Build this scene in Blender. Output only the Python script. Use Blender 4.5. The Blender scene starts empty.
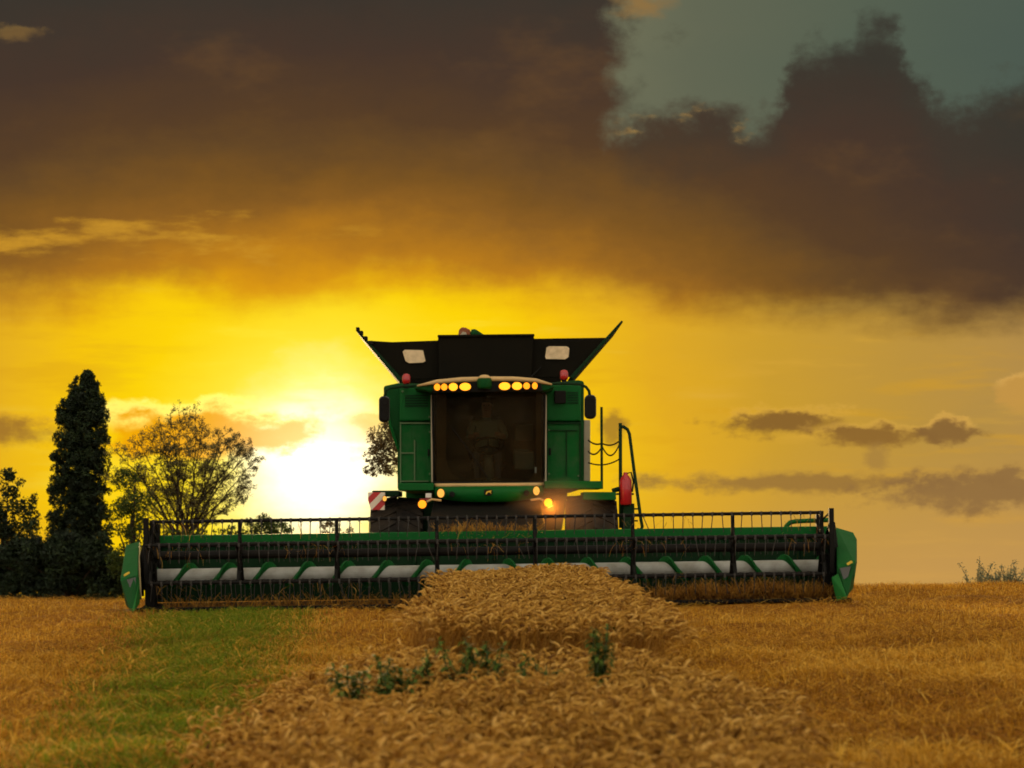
import bpy, bmesh, math, random
import numpy as np
from mathutils import Vector, Matrix, Quaternion

random.seed(7)
RNG = np.random.default_rng(11)
scene = bpy.context.scene
COL = scene.collection
R = math.radians

# ------------------------------------------------------------------ camera constants
D = 30.0            # metres from the camera to the cutting header
F = 2400.0          # focal length in picture widths * 1024
EYE = 1.125         # camera height
CX, CY = 488.0, 518.0
SL = 0.0143         # gentle cross slope of the field
CS, SN = math.cos(math.atan(SL)), math.sin(math.atan(SL))


def sc(y):
    return F / (D + y)


def world_pt(px, py, y):
    s = sc(y)
    return (px - CX) / s, EYE + (CY - py) / s


def L(px, py, y):
    """measured point -> the machine's own (x, z), upright on the sloping ground"""
    x, z = world_pt(px, py, y)
    return x * CS + z * SN, -x * SN + z * CS


def L3(px, py, y):
    x, z = L(px, py, y)
    return Vector((x, y, z))


def lin(r, g, b):
    def f(c):
        c /= 255.0
        return c / 12.92 if c <= 0.04045 else ((c + 0.055) / 1.055) ** 2.4
    return (f(r), f(g), f(b), 1.0)


# ------------------------------------------------------------------ object helpers
def tag(o, label=None, cat=None, group=None, kind=None):
    if label: o["label"] = label
    if cat: o["category"] = cat
    if group: o["group"] = group
    if kind: o["kind"] = kind
    return o


def empty(name, loc=(0, 0, 0)):
    o = bpy.data.objects.new(name, None)
    COL.objects.link(o)
    o.location = loc
    return o


def link_mesh(name, verts, faces, mat, parent=None, smooth=False, bevel=0.0):
    me = bpy.data.meshes.new(name)
    me.from_pydata([tuple(v) for v in verts], [], faces)
    me.materials.append(mat)
    if smooth:
        me.polygons.foreach_set("use_smooth", [True] * len(me.polygons))
    me.update()
    o = bpy.data.objects.new(name, me)
    COL.objects.link(o)
    if parent: o.parent = parent
    if bevel > 0:
        b = o.modifiers.new("bevel", "BEVEL")
        b.width = bevel; b.segments = 2; b.limit_method = "ANGLE"; b.angle_limit = R(35)
    return o


class MB:
    """collects simple shapes into one mesh"""
    def __init__(s):
        s.v, s.f = [], []

    def add(s, vs, fs):
        n = len(s.v)
        s.v += [Vector(v) for v in vs]
        s.f += [tuple(i + n for i in f) for f in fs]
        return s

    def box(s, x0, x1, y0, y1, z0, z1):
        v = [(x0, y0, z0), (x1, y0, z0), (x1, y1, z0), (x0, y1, z0), (x0, y0, z1), (x1, y0, z1), (x1, y1, z1), (x0, y1, z1)]
        return s.add(v, [(0, 3, 2, 1), (4, 5, 6, 7), (0, 1, 5, 4), (1, 2, 6, 5), (2, 3, 7, 6), (3, 0, 4, 7)])

    def pbox(s, px0, px1, py0, py1, y0, y1):
        """box whose front face spans measured points at depth y0"""
        c = [L(px0, py1, y0), L(px1, py1, y0), L(px1, py0, y0), L(px0, py0, y0)]
        return s.prism(c, y0, y1)

    def prism(s, poly, y0, y1):
        n = len(poly)
        v = [(x, y0, z) for x, z in poly] + [(x, y1, z) for x, z in poly]
        f = [tuple(range(n)), tuple(range(2 * n - 1, n - 1, -1))]
        f += [(i, i + n, (i + 1) % n + n, (i + 1) % n) for i in range(n)]
        return s.add(v, f)

    def pprism(s, pts, y0, y1):
        return s.prism([L(a, b, y0) for a, b in pts], y0, y1)

    def tube(s, path, r, n=8, caps=True):
        path = [Vector(p) for p in path]
        rs = r if isinstance(r, (list, tuple)) else [r] * len(path)
        base = len(s.v)
        up = None
        for i, p in enumerate(path):
            a = path[max(i - 1, 0)]; b = path[min(i + 1, len(path) - 1)]
            t = (b - a)
            t = t.normalized() if t.length > 1e-9 else Vector((0, 0, 1))
            if up is None:
                up = Vector((0, 0, 1)) if abs(t.z) < .9 else Vector((1, 0, 0))
            u = t.cross(up)
            if u.length < 1e-6: u = t.orthogonal()
            u.normalize(); w = u.cross(t).normalized(); up = w
            for k in range(n):
                a_ = 2 * math.pi * k / n
                s.v.append(p + (u * math.cos(a_) + w * math.sin(a_)) * rs[i])
        for i in range(len(path) - 1):
            for k in range(n):
                k2 = (k + 1) % n
                s.f.append((base + i * n + k, base + i * n + k2, base + (i + 1) * n + k2, base + (i + 1) * n + k))
        if caps:
            s.f.append(tuple(base + k for k in range(n - 1, -1, -1)))
            e = base + (len(path) - 1) * n
            s.f.append(tuple(e + k for k in range(n)))
        return s

    def lathe(s, prof, c, axis, n=16):
        """prof: list of (radius, along); axis 'x','y' or 'z'; c the centre"""
        base = len(s.v); c = Vector(c)
        for r, h in prof:
            for k in range(n):
                a = 2 * math.pi * k / n
                p, q = r * math.cos(a), r * math.sin(a)
                d = {"x": (h, p, q), "y": (p, h, q), "z": (p, q, h)}[axis]
                s.v.append(c + Vector(d))
        for i in range(len(prof) - 1):
            for k in range(n):
                k2 = (k + 1) % n
                s.f.append((base + i * n + k, base + i * n + k2, base + (i + 1) * n + k2, base + (i + 1) * n + k))
        s.f.append(tuple(base + k for k in range(n - 1, -1, -1)))
        e = base + (len(prof) - 1) * n
        s.f.append(tuple(e + k for k in range(n)))
        return s

    def hull(s, pts):
        bm = bmesh.new()
        for p in pts: bm.verts.new(p)
        bmesh.ops.convex_hull(bm, input=bm.verts)
        for v in [v for v in bm.verts if not v.link_faces]: bm.verts.remove(v)
        bm.verts.index_update()
        vs = [v.co.copy() for v in bm.verts]; fs = [tuple(v.index for v in f.verts) for f in bm.faces]
        bm.free()
        return s.add(vs, fs)

    def build(s, name, mat, parent=None, smooth=False, bevel=0.0):
        me = bpy.data.meshes.new(name)
        me.from_pydata([tuple(v) for v in s.v], [], s.f)
        bm = bmesh.new(); bm.from_mesh(me)
        bmesh.ops.recalc_face_normals(bm, faces=bm.faces)
        bm.to_mesh(me); bm.free()
        me.materials.append(mat)
        if smooth:
            me.polygons.foreach_set("use_smooth", [True] * len(me.polygons))
        me.update()
        o = bpy.data.objects.new(name, me)
        COL.objects.link(o)
        if parent: o.parent = parent
        if bevel > 0:
            b = o.modifiers.new("bevel", "BEVEL")
            b.width = bevel; b.segments = 2; b.limit_method = "ANGLE"; b.angle_limit = R(35)
        return o


def np_mesh(name, V, quads, mat, attr=None, tris=None, smooth=False):
    """fast mesh from arrays; attr = one float per vertex named 'tone'"""
    me = bpy.data.meshes.new(name)
    nq = 0 if quads is None else len(quads); ntr = 0 if tris is None else len(tris)
    me.vertices.add(len(V)); me.vertices.foreach_set("co", np.asarray(V, np.float32).ravel())
    me.loops.add(nq * 4 + ntr * 3); me.polygons.add(nq + ntr)
    idx = []
    if nq: idx.append(np.asarray(quads, np.int32).ravel())
    if ntr: idx.append(np.asarray(tris, np.int32).ravel())
    me.loops.foreach_set("vertex_index", np.concatenate(idx))
    st = np.concatenate([np.arange(nq) * 4, nq * 4 + np.arange(ntr) * 3]).astype(np.int32)
    me.polygons.foreach_set("loop_start", st)
    if smooth: me.polygons.foreach_set("use_smooth", np.ones(nq + ntr, bool))
    me.update(calc_edges=True); me.validate()
    if attr is not None:
        a = me.attributes.new("tone", "FLOAT", "POINT")
        a.data.foreach_set("value", np.asarray(attr, np.float32))
    me.materials.append(mat)
    o = bpy.data.objects.new(name, me)
    COL.objects.link(o)
    return o


# ------------------------------------------------------------------ materials
def new_mat(name):
    m = bpy.data.materials.new(name); m.use_nodes = True
    nt = m.node_tree
    for n in list(nt.nodes): nt.nodes.remove(n)
    return m, nt, nt.nodes.new("ShaderNodeOutputMaterial")


def surf(name, col, rough=.5, metal=0., dirt=.25, dirtcol=(.16, .10, .045), scale=3., bump=.0, coat=0., spec=.5):
    m, nt, out = new_mat(name)
    b = nt.nodes.new("ShaderNodeBsdfPrincipled"); nt.links.new(b.outputs[0], out.inputs[0])
    tc = nt.nodes.new("ShaderNodeTexCoord")
    n1 = nt.nodes.new("ShaderNodeTexNoise"); n1.inputs["Scale"].default_value = scale; n1.inputs["Detail"].default_value = 7
    n1.inputs["Roughness"].default_value = .62
    nt.links.new(tc.outputs["Object"], n1.inputs["Vector"])
    r = nt.nodes.new("ShaderNodeValToRGB")
    r.color_ramp.elements[0].position = .38; r.color_ramp.elements[1].position = .72
    r.color_ramp.elements[0].color = (0, 0, 0, 1); r.color_ramp.elements[1].color = (dirt, dirt, dirt, 1)
    nt.links.new(n1.outputs["Fac"], r.inputs[0])
    mx = nt.nodes.new("ShaderNodeMix"); mx.data_type = "RGBA"
    mx.inputs["A"].default_value = (*col[:3], 1); mx.inputs["B"].default_value = (*dirtcol, 1)
    nt.links.new(r.outputs[0], mx.inputs["Factor"])
    nt.links.new(mx.outputs["Result"], b.inputs["Base Color"])
    mr = nt.nodes.new("ShaderNodeMapRange"); mr.inputs["To Min"].default_value = rough - .08; mr.inputs["To Max"].default_value = min(1, rough + .25)
    nt.links.new(n1.outputs["Fac"], mr.inputs["Value"]); nt.links.new(mr.outputs[0], b.inputs["Roughness"])
    b.inputs["Metallic"].default_value = metal
    b.inputs["Coat Weight"].default_value = coat
    b.inputs["Specular IOR Level"].default_value = spec
    if bump:
        bp = nt.nodes.new("ShaderNodeBump"); bp.inputs["Strength"].default_value = bump; bp.inputs["Distance"].default_value = .01
        n2 = nt.nodes.new("ShaderNodeTexNoise"); n2.inputs["Scale"].default_value = scale * 9
        nt.links.new(tc.outputs["Object"], n2.inputs["Vector"])
        nt.links.new(n2.outputs["Fac"], bp.inputs["Height"]); nt.links.new(bp.outputs[0], b.inputs["Normal"])
    return m


def emit(name, col, strength):
    m, nt, out = new_mat(name)
    e = nt.nodes.new("ShaderNodeEmission"); e.inputs[0].default_value = (*col, 1)
    lw = nt.nodes.new("ShaderNodeTexNoise"); lw.inputs["Scale"].default_value = 40
    mr = nt.nodes.new("ShaderNodeMapRange"); mr.inputs["To Min"].default_value = strength * .85; mr.inputs["To Max"].default_value = strength * 1.15
    nt.links.new(lw.outputs["Fac"], mr.inputs["Value"]); nt.links.new(mr.outputs[0], e.inputs[1])
    nt.links.new(e.outputs[0], out.inputs[0])
    return m


def leafy(name, stops, transl=.35, use_tone=True, rough=.7):
    """thin plant matter: colour picked by the per-vertex tone, some light let through"""
    m, nt, out = new_mat(name)
    at = nt.nodes.new("ShaderNodeAttribute"); at.attribute_name = "tone"
    r = nt.nodes.new("ShaderNodeValToRGB")
    while len(r.color_ramp.elements) < len(stops): r.color_ramp.elements.new(.5)
    for e, (p, c) in zip(r.color_ramp.elements, stops):
        e.position = p; e.color = (*c, 1)
    nt.links.new(at.outputs["Fac"], r.inputs[0])
    b = nt.nodes.new("ShaderNodeBsdfPrincipled"); b.inputs["Roughness"].default_value = rough
    b.inputs["Specular IOR Level"].default_value = .25
    t = nt.nodes.new("ShaderNodeBsdfTranslucent")
    nt.links.new(r.outputs[0], b.inputs["Base Color"]); nt.links.new(r.outputs[0], t.inputs[0])
    mx = nt.nodes.new("ShaderNodeMixShader"); mx.inputs[0].default_value = transl
    nt.links.new(b.outputs[0], mx.inputs[1]); nt.links.new(t.outputs[0], mx.inputs[2])
    nt.links.new(mx.outputs[0], out.inputs[0])
    return m


GREEN = (.0015, .092, .013)
M = dict(
    green=surf("green_paint", GREEN, .46, 0, .10, (.045, .055, .016), 2.2, coat=.0, spec=.14),
    green_dull=surf("dusty_green_paint", (.002, .060, .010), .58, 0, .16, (.045, .045, .016), 3.0, spec=.12),
    green_bright=surf("bright_green_plastic", (.006, .13, .018), .45, 0, .15, (.08, .08, .025), 3, spec=.2),
    green_dark=surf("dark_green_steel", (.003, .026, .007), .65, 0, .18, (.04, .03, .012), 3, spec=.15),
    black=surf("black_steel", (.006, .0055, .0045), .6, 0, .15, (.03, .02, .010), 4, spec=.14),
    tank=surf("black_tank_plastic", (.007, .006, .0035), .8, 0, .3, (.022, .015, .007), 1.2, spec=.08),
    tine=surf("tine_steel", (.035, .03, .024), .5, .2, .3, (.05, .03, .015), 5),
    rubber=surf("tyre_rubber", (.014, .012, .010), .85, 0, .6, (.07, .05, .03), 4, bump=.3, spec=.2),
    galv=surf("galvanised_tube", (.43, .43, .39), .55, .1, .8, (.16, .15, .10), 3.0),
    cream=surf("cream_trim", (.62, .40, .15), .5, 0, .35, (.25, .18, .08), 4),
    beige=surf("beige_panel", (.42, .36, .24), .6, 0, .4, (.2, .15, .08), 4),
    pale=surf("sky_tinted_sheet", (.80, .60, .34), .5, 0, .55, (.35, .24, .12), 12),
    red=surf("red_paint", (.42, .008, .012), .35, 0, .15, (.1, .02, .01), 5, coat=.3),
    red_lens=surf("red_lens", (.42, .010, .010), .25, 0, .1, (.2, .02, .02), 8, coat=.5),
    white=surf("white_reflective", (.75, .70, .60), .5, 0, .3, (.3, .22, .12), 6),
    grey=surf("grey_plastic", (.075, .08, .08), .6, 0, .3, (.08, .06, .03), 4, spec=.2),
    yellow=surf("yellow_paint", (.75, .50, .03), .45, 0, .2, (.3, .2, .05), 5),
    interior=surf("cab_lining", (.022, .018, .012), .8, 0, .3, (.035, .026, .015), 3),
    seat=surf("seat_cloth", (.03, .028, .022), .9, 0, .3, (.05, .04, .025), 6),
    column=surf("steering_column_plastic", (.07, .085, .06), .6, 0, .2, (.06, .05, .03), 6),
    screen_reflection=surf('brown_screen_reflection', (.085, .055, .025), .8, 0, .35, (.05, .032, .016), 4, spec=.15),
    green_dusty=surf('chaff_dusted_green_paint', GREEN, .6, 0, .55, (.045, .085, .035), 5.5, spec=.12),
    rust=surf('faded_red_cover', (.26, .075, .03), .7, 0, .6, (.35, .20, .10), 9, spec=.2),
    seam=surf('worn_green_edge', (.10, .16, .07), .6, 0, .3, (.12, .10, .05), 5, spec=.2),
    bark=surf("bark", (.045, .032, .020), .9, 0, .5, (.02, .014, .009), 5, bump=.5, spec=.15),
    amber=emit("amber_lamp", (1.0, .28, .012), 2.0),
    amber_big=emit("amber_lamp_bright", (1.0, .33, .016), 2.5),
    amber_dim=emit("amber_lamp_low", (1.0, .45, .07), 1.25),
    skin=surf("skin", (.42, .22, .13), .55, 0, .15, (.3, .14, .08), 8),
    shirt=surf("work_shirt", (.13, .16, .12), .85, 0, .3, (.09, .10, .07), 6),
    trousers=surf("work_trousers", (.035, .04, .05), .9, 0, .3, (.05, .045, .03), 6),
    hair=surf("hair", (.03, .018, .010), .7, 0, .2, (.02, .012, .008), 20),
)

# tinted glass
m, nt, out = new_mat("tinted_glass")
tr = nt.nodes.new("ShaderNodeBsdfTransparent"); tr.inputs[0].default_value = (.47, .45, .37, 1)
gl = nt.nodes.new("ShaderNodeBsdfGlossy"); gl.inputs[0].default_value = (.8, .75, .65, 1); gl.inputs["Roughness"].default_value = .04
df = nt.nodes.new("ShaderNodeBsdfDiffuse"); df.inputs[0].default_value = (.060, .042, .018, 1)
fr = nt.nodes.new("ShaderNodeFresnel"); fr.inputs[0].default_value = 1.09
tcg = nt.nodes.new("ShaderNodeTexCoord"); ng = nt.nodes.new("ShaderNodeTexNoise"); ng.inputs["Scale"].default_value = 2.5; ng.inputs["Detail"].default_value = 6
nt.links.new(tcg.outputs["Object"], ng.inputs["Vector"])
mrg = nt.nodes.new("ShaderNodeMapRange"); mrg.inputs["From Min"].default_value = .35; mrg.inputs["From Max"].default_value = .8
mrg.inputs["To Min"].default_value = .12; mrg.inputs["To Max"].default_value = .50
nt.links.new(ng.outputs["Fac"], mrg.inputs["Value"])
m1 = nt.nodes.new("ShaderNodeMixShader"); nt.links.new(mrg.outputs[0], m1.inputs[0]); nt.links.new(tr.outputs[0], m1.inputs[1]); nt.links.new(df.outputs[0], m1.inputs[2])
m2 = nt.nodes.new("ShaderNodeMixShader"); nt.links.new(fr.outputs[0], m2.inputs[0]); nt.links.new(m1.outputs[0], m2.inputs[1]); nt.links.new(gl.outputs[0], m2.inputs[2])
nt.links.new(m2.outputs[0], out.inputs[0]); M["glass"] = m

# warning stripes (diagonal red / white)
m, nt, out = new_mat("warning_stripes")
b = nt.nodes.new("ShaderNodeBsdfPrincipled"); b.inputs["Roughness"].default_value = .45
g = nt.nodes.new("ShaderNodeTexCoord"); sp = nt.nodes.new("ShaderNodeSeparateXYZ"); nt.links.new(g.outputs["Object"], sp.inputs[0])
def _mm(op, a, c):
    n = nt.nodes.new("ShaderNodeMath"); n.operation = op
    for i, v in enumerate((a, c)):
        if isinstance(v, (int, float)): n.inputs[i].default_value = v
        else: nt.links.new(v, n.inputs[i])
    return n.outputs[0]
q = _mm("GREATER_THAN", _mm("FRACT", _mm("MULTIPLY_ADD", _mm("SUBTRACT", sp.outputs[0], sp.outputs[2]), 4.6), 0.), .5)
mx = nt.nodes.new("ShaderNodeMix"); mx.data_type = "RGBA"; mx.inputs["A"].default_value = (.72, .60, .45, 1); mx.inputs["B"].default_value = (.45, .015, .012, 1)
nt.links.new(q, mx.inputs["Factor"]); nt.links.new(mx.outputs["Result"], b.inputs["Base Color"]); nt.links.new(b.outputs[0], out.inputs[0])
M["stripes"] = m

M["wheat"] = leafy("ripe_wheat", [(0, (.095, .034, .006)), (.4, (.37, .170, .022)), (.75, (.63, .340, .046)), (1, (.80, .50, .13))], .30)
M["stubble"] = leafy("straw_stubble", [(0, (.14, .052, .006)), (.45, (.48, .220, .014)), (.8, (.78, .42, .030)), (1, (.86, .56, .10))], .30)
M["flare_grass"] = leafy("flare_green", [(0, (.075, .115, .005)), (.6, (.15, .225, .007)), (1, (.25, .30, .015))], .4)
M["weed"] = leafy("weed_leaf", [(0, (.035, .065, .008)), (.6, (.085, .145, .016)), (1, (.18, .24, .04))], .3)
M["tall_weed"] = leafy("grey_green_weed", [(0, (.16, .18, .10)), (1, (.30, .29, .16))], .3)
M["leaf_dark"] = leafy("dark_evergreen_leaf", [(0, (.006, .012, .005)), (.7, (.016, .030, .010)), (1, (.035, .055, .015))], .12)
M["leaf_thin"] = leafy("sparse_tree_leaf", [(0, (.06, .06, .03)), (.7, (.14, .13, .06)), (1, (.24, .22, .09))], .45)
M["leaf_mid"] = leafy("bush_leaf", [(0, (.02, .035, .006)), (.7, (.055, .085, .012)), (1, (.11, .14, .02))], .35)
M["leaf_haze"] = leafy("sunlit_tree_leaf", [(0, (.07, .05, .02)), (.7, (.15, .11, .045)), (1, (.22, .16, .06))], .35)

# ------------------------------------------------------------------ world: sky
def build_world():
    w = bpy.data.worlds.new("World"); scene.world = w; w.use_nodes = True
    nt = w.node_tree
    for n in list(nt.nodes): nt.nodes.remove(n)

    class E:
        def __init__(s, k): s.k = k
        def _b(s, op, o, rev=False): return mth(op, o, s) if rev else mth(op, s, o)
        def __add__(s, o): return s._b("ADD", o)
        def __radd__(s, o): return s._b("ADD", o)
        def __sub__(s, o): return s._b("SUBTRACT", o)
        def __rsub__(s, o): return s._b("SUBTRACT", o, True)
        def __mul__(s, o): return s._b("MULTIPLY", o)
        def __rmul__(s, o): return s._b("MULTIPLY", o)
        def __truediv__(s, o): return s._b("DIVIDE", o)

    def put(v, sock):
        if isinstance(v, E): nt.links.new(v.k, sock)
        else: sock.default_value = v

    def mth(op, *a):
        n = nt.nodes.new("ShaderNodeMath"); n.operation = op
        for i, v in enumerate(a): put(v, n.inputs[i])
        return E(n.outputs[0])

    def sstep(v, a, b, lo=0., hi=1.):
        n = nt.nodes.new("ShaderNodeMapRange"); n.interpolation_type = "SMOOTHSTEP"
        put(v, n.inputs["Value"]); n.inputs["From Min"].default_value = a; n.inputs["From Max"].default_value = b
        n.inputs["To Min"].default_value = lo; n.inputs["To Max"].default_value = hi
        return E(n.outputs[0])

    def comb(x, y, z=0.):
        n = nt.nodes.new("ShaderNodeCombineXYZ")
        put(x, n.inputs[0]); put(y, n.inputs[1]); put(z, n.inputs[2])
        return E(n.outputs[0])

    def noise(x, y, z=0., detail=6, rough=.55):
        n = nt.nodes.new("ShaderNodeTexNoise"); n.inputs["Scale"].default_value = 1.
        n.inputs["Detail"].default_value = detail; n.inputs["Roughness"].default_value = rough
        put(comb(x, y, z), n.inputs["Vector"])
        return E(n.outputs["Fac"]) - .5

    def ramp(v, stops, lo, hi):
        t = (v - lo) / (hi - lo)
        n = nt.nodes.new("ShaderNodeValToRGB")
        while len(n.color_ramp.elements) < len(stops): n.color_ramp.elements.new(.5)
        for e, (p, c) in zip(n.color_ramp.elements, stops):
            e.position = (p - lo) / (hi - lo); e.color = c
        put(t, n.inputs[0])
        return E(n.outputs[0])

    def mix(f, a, b, mode="MIX"):
        n = nt.nodes.new("ShaderNodeMix"); n.data_type = "RGBA"; n.blend_type = mode; n.clamp_factor = True
        put(f, n.inputs["Factor"]); put(a, n.inputs["A"]); put(b, n.inputs["B"])
        return E(n.outputs["Result"])

    def curve(u, pts, x0, x1, y0, y1):
        n = nt.nodes.new("ShaderNodeFloatCurve")
        c = n.mapping.curves[0]
        P = [((x - x0) / (x1 - x0), (y - y0) / (y1 - y0)) for x, y in pts]
        P = [(0., P[0][1])] + P + [(1., P[-1][1])]
        c.points[0].location = P[0]; c.points[1].location = P[-1]
        for p in P[1:-1]: c.points.new(*p)
        for p in c.points: p.handle_type = "AUTO_CLAMPED"
        n.mapping.update()
        put((u - x0) / (x1 - x0), n.inputs["Value"])
        return E(n.outputs[0]) * (y1 - y0) + y0

    tc = nt.nodes.new("ShaderNodeTexCoord")
    sx = nt.nodes.new("ShaderNodeSeparateXYZ"); nt.links.new(tc.outputs["Generated"], sx.inputs[0])
    dx, dy, dz = E(sx.outputs[0]), E(sx.outputs[1]), E(sx.outputs[2])
    yy = mth("MAXIMUM", dy, .08)
    # bearing and elevation as slopes, in thousandths scaled by 2.4 (compass bearing of the header = 488, eye level = 518)
    U = dx / yy * F + CX
    V = CY - dz / yy * F
    U = mth("MINIMUM", mth("MAXIMUM", U, -3000.), 4000.); V = mth("MINIMUM", mth("MAXIMUM", V, -3000.), 1500.)

    SU, SV = 318., 462.                                   # where the sun stands behind the haze
    rad = mth("SQRT", (U - SU) * (U - SU) + (V - SV) * (V - SV))
    # ---- clear, glowing sky by distance from the sun
    n0 = noise(U / 260., V / 90., 3.1, 5, .5)
    fields0 = noise(U / 60., V / 34., 6.3, 6, .62)
    rr = rad + n0 * 60. + fields0 * 46.
    S = lambda r, g, b, k=1.: tuple(c * k for c in lin(r, g, b)[:3]) + (1.,)
    clear = ramp(rr, [(0, (2.6, 2.4, 1.7, 1)), (40, (1.6, 1.45, .95, 1)), (66, (1.12, .98, .50, 1)), (92, (1.02, .84, .16, 1)), (118, S(255, 226, 34)), (190, S(254, 212, 8)),
                      (265, S(247, 196, 14)), (350, S(226, 171, 34)), (460, S(203, 156, 48)), (600, S(188, 146, 62)), (760, S(176, 138, 76)), (1100, S(150, 125, 85))], 0, 1100)
    sk1 = noise(U / 210., V / 30., 83.2, 6, .58)
    clear = mix(sstep(sk1, .02, .24) * .55, clear, mix(sstep(rad, 420., 150.), S(222, 170, 60), S(255, 232, 60, 1.05)))
    clear = mix(sstep(sk1, -.04, -.22) * .4 * sstep(rad, 120., 260.), clear, S(216, 158, 26))
    # rosier, duller haze low down away from the sun
    clear = mix(sstep(V, 430., 590.) * sstep(rad, 260., 620.) * .75, clear, S(200, 152, 84))
    # faint rays / greyer veil high on the right
    veil = sstep(noise(U / 420., V / 60. + U / 500., 9.7, 4, .5), .02, .22) * sstep(U, 560., 820.) * sstep(V, 480., 380.)
    clear = mix(veil * .45, clear, S(150, 128, 72))
    # ---- the cool upper sky
    teal = ramp(U + n0 * 120., [(560, S(116, 115, 88)), (700, S(98, 102, 82)), (860, S(86, 96, 80)), (1050, S(76, 89, 79))], 500, 1100)
    tealm = sstep(V + n0 * 40., 235., 150.)
    sky = mix(tealm, clear, teal)
    # wispy greys in the cool gap
    wz = sstep(noise(U / 70., V / 50., 21.3, 6, .6) + sstep(mth("ABSOLUTE", U - 650.), 60., 0.) * .16, .10, .34) * sstep(V, 175., 120.)
    sky = mix(wz * .62, sky, S(70, 68, 54))

    # ---- small clouds
    fields = {k: noise(U / (60. * k), V / (34. * k), 5.3 + k, 6, .62) for k in (.55,)}
    fields[1.] = fields0

    def blob(col, rim, cx, cy, rx, ry, seed, amt=1., rough=.62, sc_=1., edge=.55, base=0.):
        w1 = fields[1.] if sc_ > .75 else fields[.55]
        a = (U - cx) / rx; b = (V - cy) / ry
        d = mth("SQRT", a * a + b * b)
        den = 1.22 - d + w1 * 2.4
        mk = sstep(den, 0., edge)
        topness = sstep(b + w1 * 1.2, .05, -.55) * sstep(den, .80, .15)
        return mk * amt, mix(topness, col, rim)

    for col, rim, *a in [
        (S(242, 166, 6), S(255, 240, 120, 1.5), 196, 430, 112, 30, 1.3, .95, .55, 1., .55),
        (S(230, 165, 20), S(255, 240, 120, 1.2), 335, 432, 60, 24, 2.9, .45, .62, 1., .8),
        (S(232, 178, 30), S(255, 240, 140, 1.3), 372, 421, 22, 14, 3.3, .6, .62, .7, .8),
        (S(150, 104, 44), S(226, 168, 44), 4, 430, 56, 18, 4.4, .85, .55, .8, .9),
        (S(134, 96, 44), S(240, 186, 78), 782, 421, 72, 15, 5.1, .95, .62, .55, .85),
        (S(138, 99, 46), S(240, 186, 80), 872, 434, 66, 13, 6.6, .92, .62, .55, .85),
        (S(134, 98, 52), S(236, 182, 84), 950, 430, 34, 14, 7.2, .92, .62, .5, .6),
        (S(150, 112, 56), S(180, 138, 58), 800, 482, 185, 12, 8.8, .85, .55, .5, .9),
        (S(140, 105, 62), S(180, 138, 66), 985, 489, 120, 25, 9.4, .85, .55, .7, .8),
        (S(158, 120, 62), S(170, 130, 62), 877, 458, 13, 15, 10.1, .6, .6, .4, .9),
        (S(196, 148, 70), S(228, 176, 90), 1022, 392, 24, 20, 11.9, .9, .62, .5, .6),
        (S(140, 100, 44), S(190, 136, 44), 613, 423, 15, 20, 12.7, .7, .62, .4, .9),
    ]:
        mk, c = blob(col, rim, *a)
        sky = mix(mk, sky, c)

    # ---- the great cloud bank
    wu = noise(U / 52., V / 44., 77.7, 6, .62)
    top = curve(U + wu * 70., [(-600, 112), (622, 113), (650, 112), (690, 101), (730, 112), (768, 108), (790, 72),
                    (815, 46), (845, 38), (868, 22), (888, 20), (908, 52), (925, 84), (955, 104), (985, 96), (1024, 84), (1150, 60), (1500, 130)], -1000, 2000, -512, 512)
    bot = curve(U, [(-300, 307), (0, 303), (60, 307), (120, 301), (185, 287), (260, 301), (330, 295), (400, 285), (470, 289), (520, 297), (560, 291), (620, 293), (680, 307), (760, 313),
                    (850, 311), (940, 316), (1024, 309), (1400, 310)], -1000, 2000, -512, 512)
    wa = noise(U / 58., V / 44., 14.2, 5, .60); wb = noise(U / 64., V / 50., 17.9, 7, .64)
    wbig = noise(U / 190., V / 60., 31.4, 6, .58)
    top_u = V - top + wb * 120.
    dens = mth('MAXIMUM', sstep(top_u, -14., 32.), sstep(626. - U + wu * 80. + wb * 60., -16., 26.))
    lower = bot - V + wbig * 70. + wa * 40.
    densb = sstep(lower, -26., 30.)
    bank = dens * densb
    ar = mth("SQRT", (U - SU) * (U - SU) * .56 + (V - SV) * (V - SV) * 2.25)
    arn = ar - wbig * 70. + wa * 60. + fields0 * 34.
    cloudc = ramp(arn, [(200, S(234, 168, 14)), (270, S(214, 147, 20)), (318, S(186, 124, 28)), (360, S(160, 107, 32)), (393, S(138, 93, 34)), (430, S(121, 83, 34)), (486, S(100, 71, 38)), (520, S(87, 62, 39)), (618, S(71, 54, 43)), (740, S(57, 53, 46))], 180, 760)
    # warm shafts of light from the breaks on the left
    st = sstep(noise(U / 120., V / 26., 41.7, 6, .62) + sstep(mth("ABSOLUTE", V - 238.), 52., 0.) * .22 + sstep(U, 420., 60.) * .08, .24, .46) * sstep(mth("ABSOLUTE", V - 238.), 62., 20.)
    cloudc = mix(st * sstep(U, 520., 200.) * .9, cloudc, S(204, 148, 42))
    # soft billows in the body of the bank
    bl = noise(U / 210., V / 110., 52.2, 5, .6)
    cloudc = mix(sstep(bl, -.04, -.24) * .28, mix(sstep(bl, .04, .26) * .28 * sstep(ar, 330., 460.), cloudc, S(54, 47, 41)), S(126, 88, 44))
    sky = mix(bank, sky, cloudc)
    sky = mix(sstep(top_u, 90., 10.) * dens * .45 * sstep(U, 600., 640.), sky, S(60, 57, 48))
    # lit crests along the top of the bank
    crest = sstep(top_u, -6., 5.) * sstep(top_u, 22., 8.) * sstep(noise(U / 40., V / 16., 61.1, 5, .6), .0, .22) * sstep(mth("ABSOLUTE", U - 690.), 90., 50.)
    sky = mix(crest * .6, sky, S(176, 134, 66))
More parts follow.
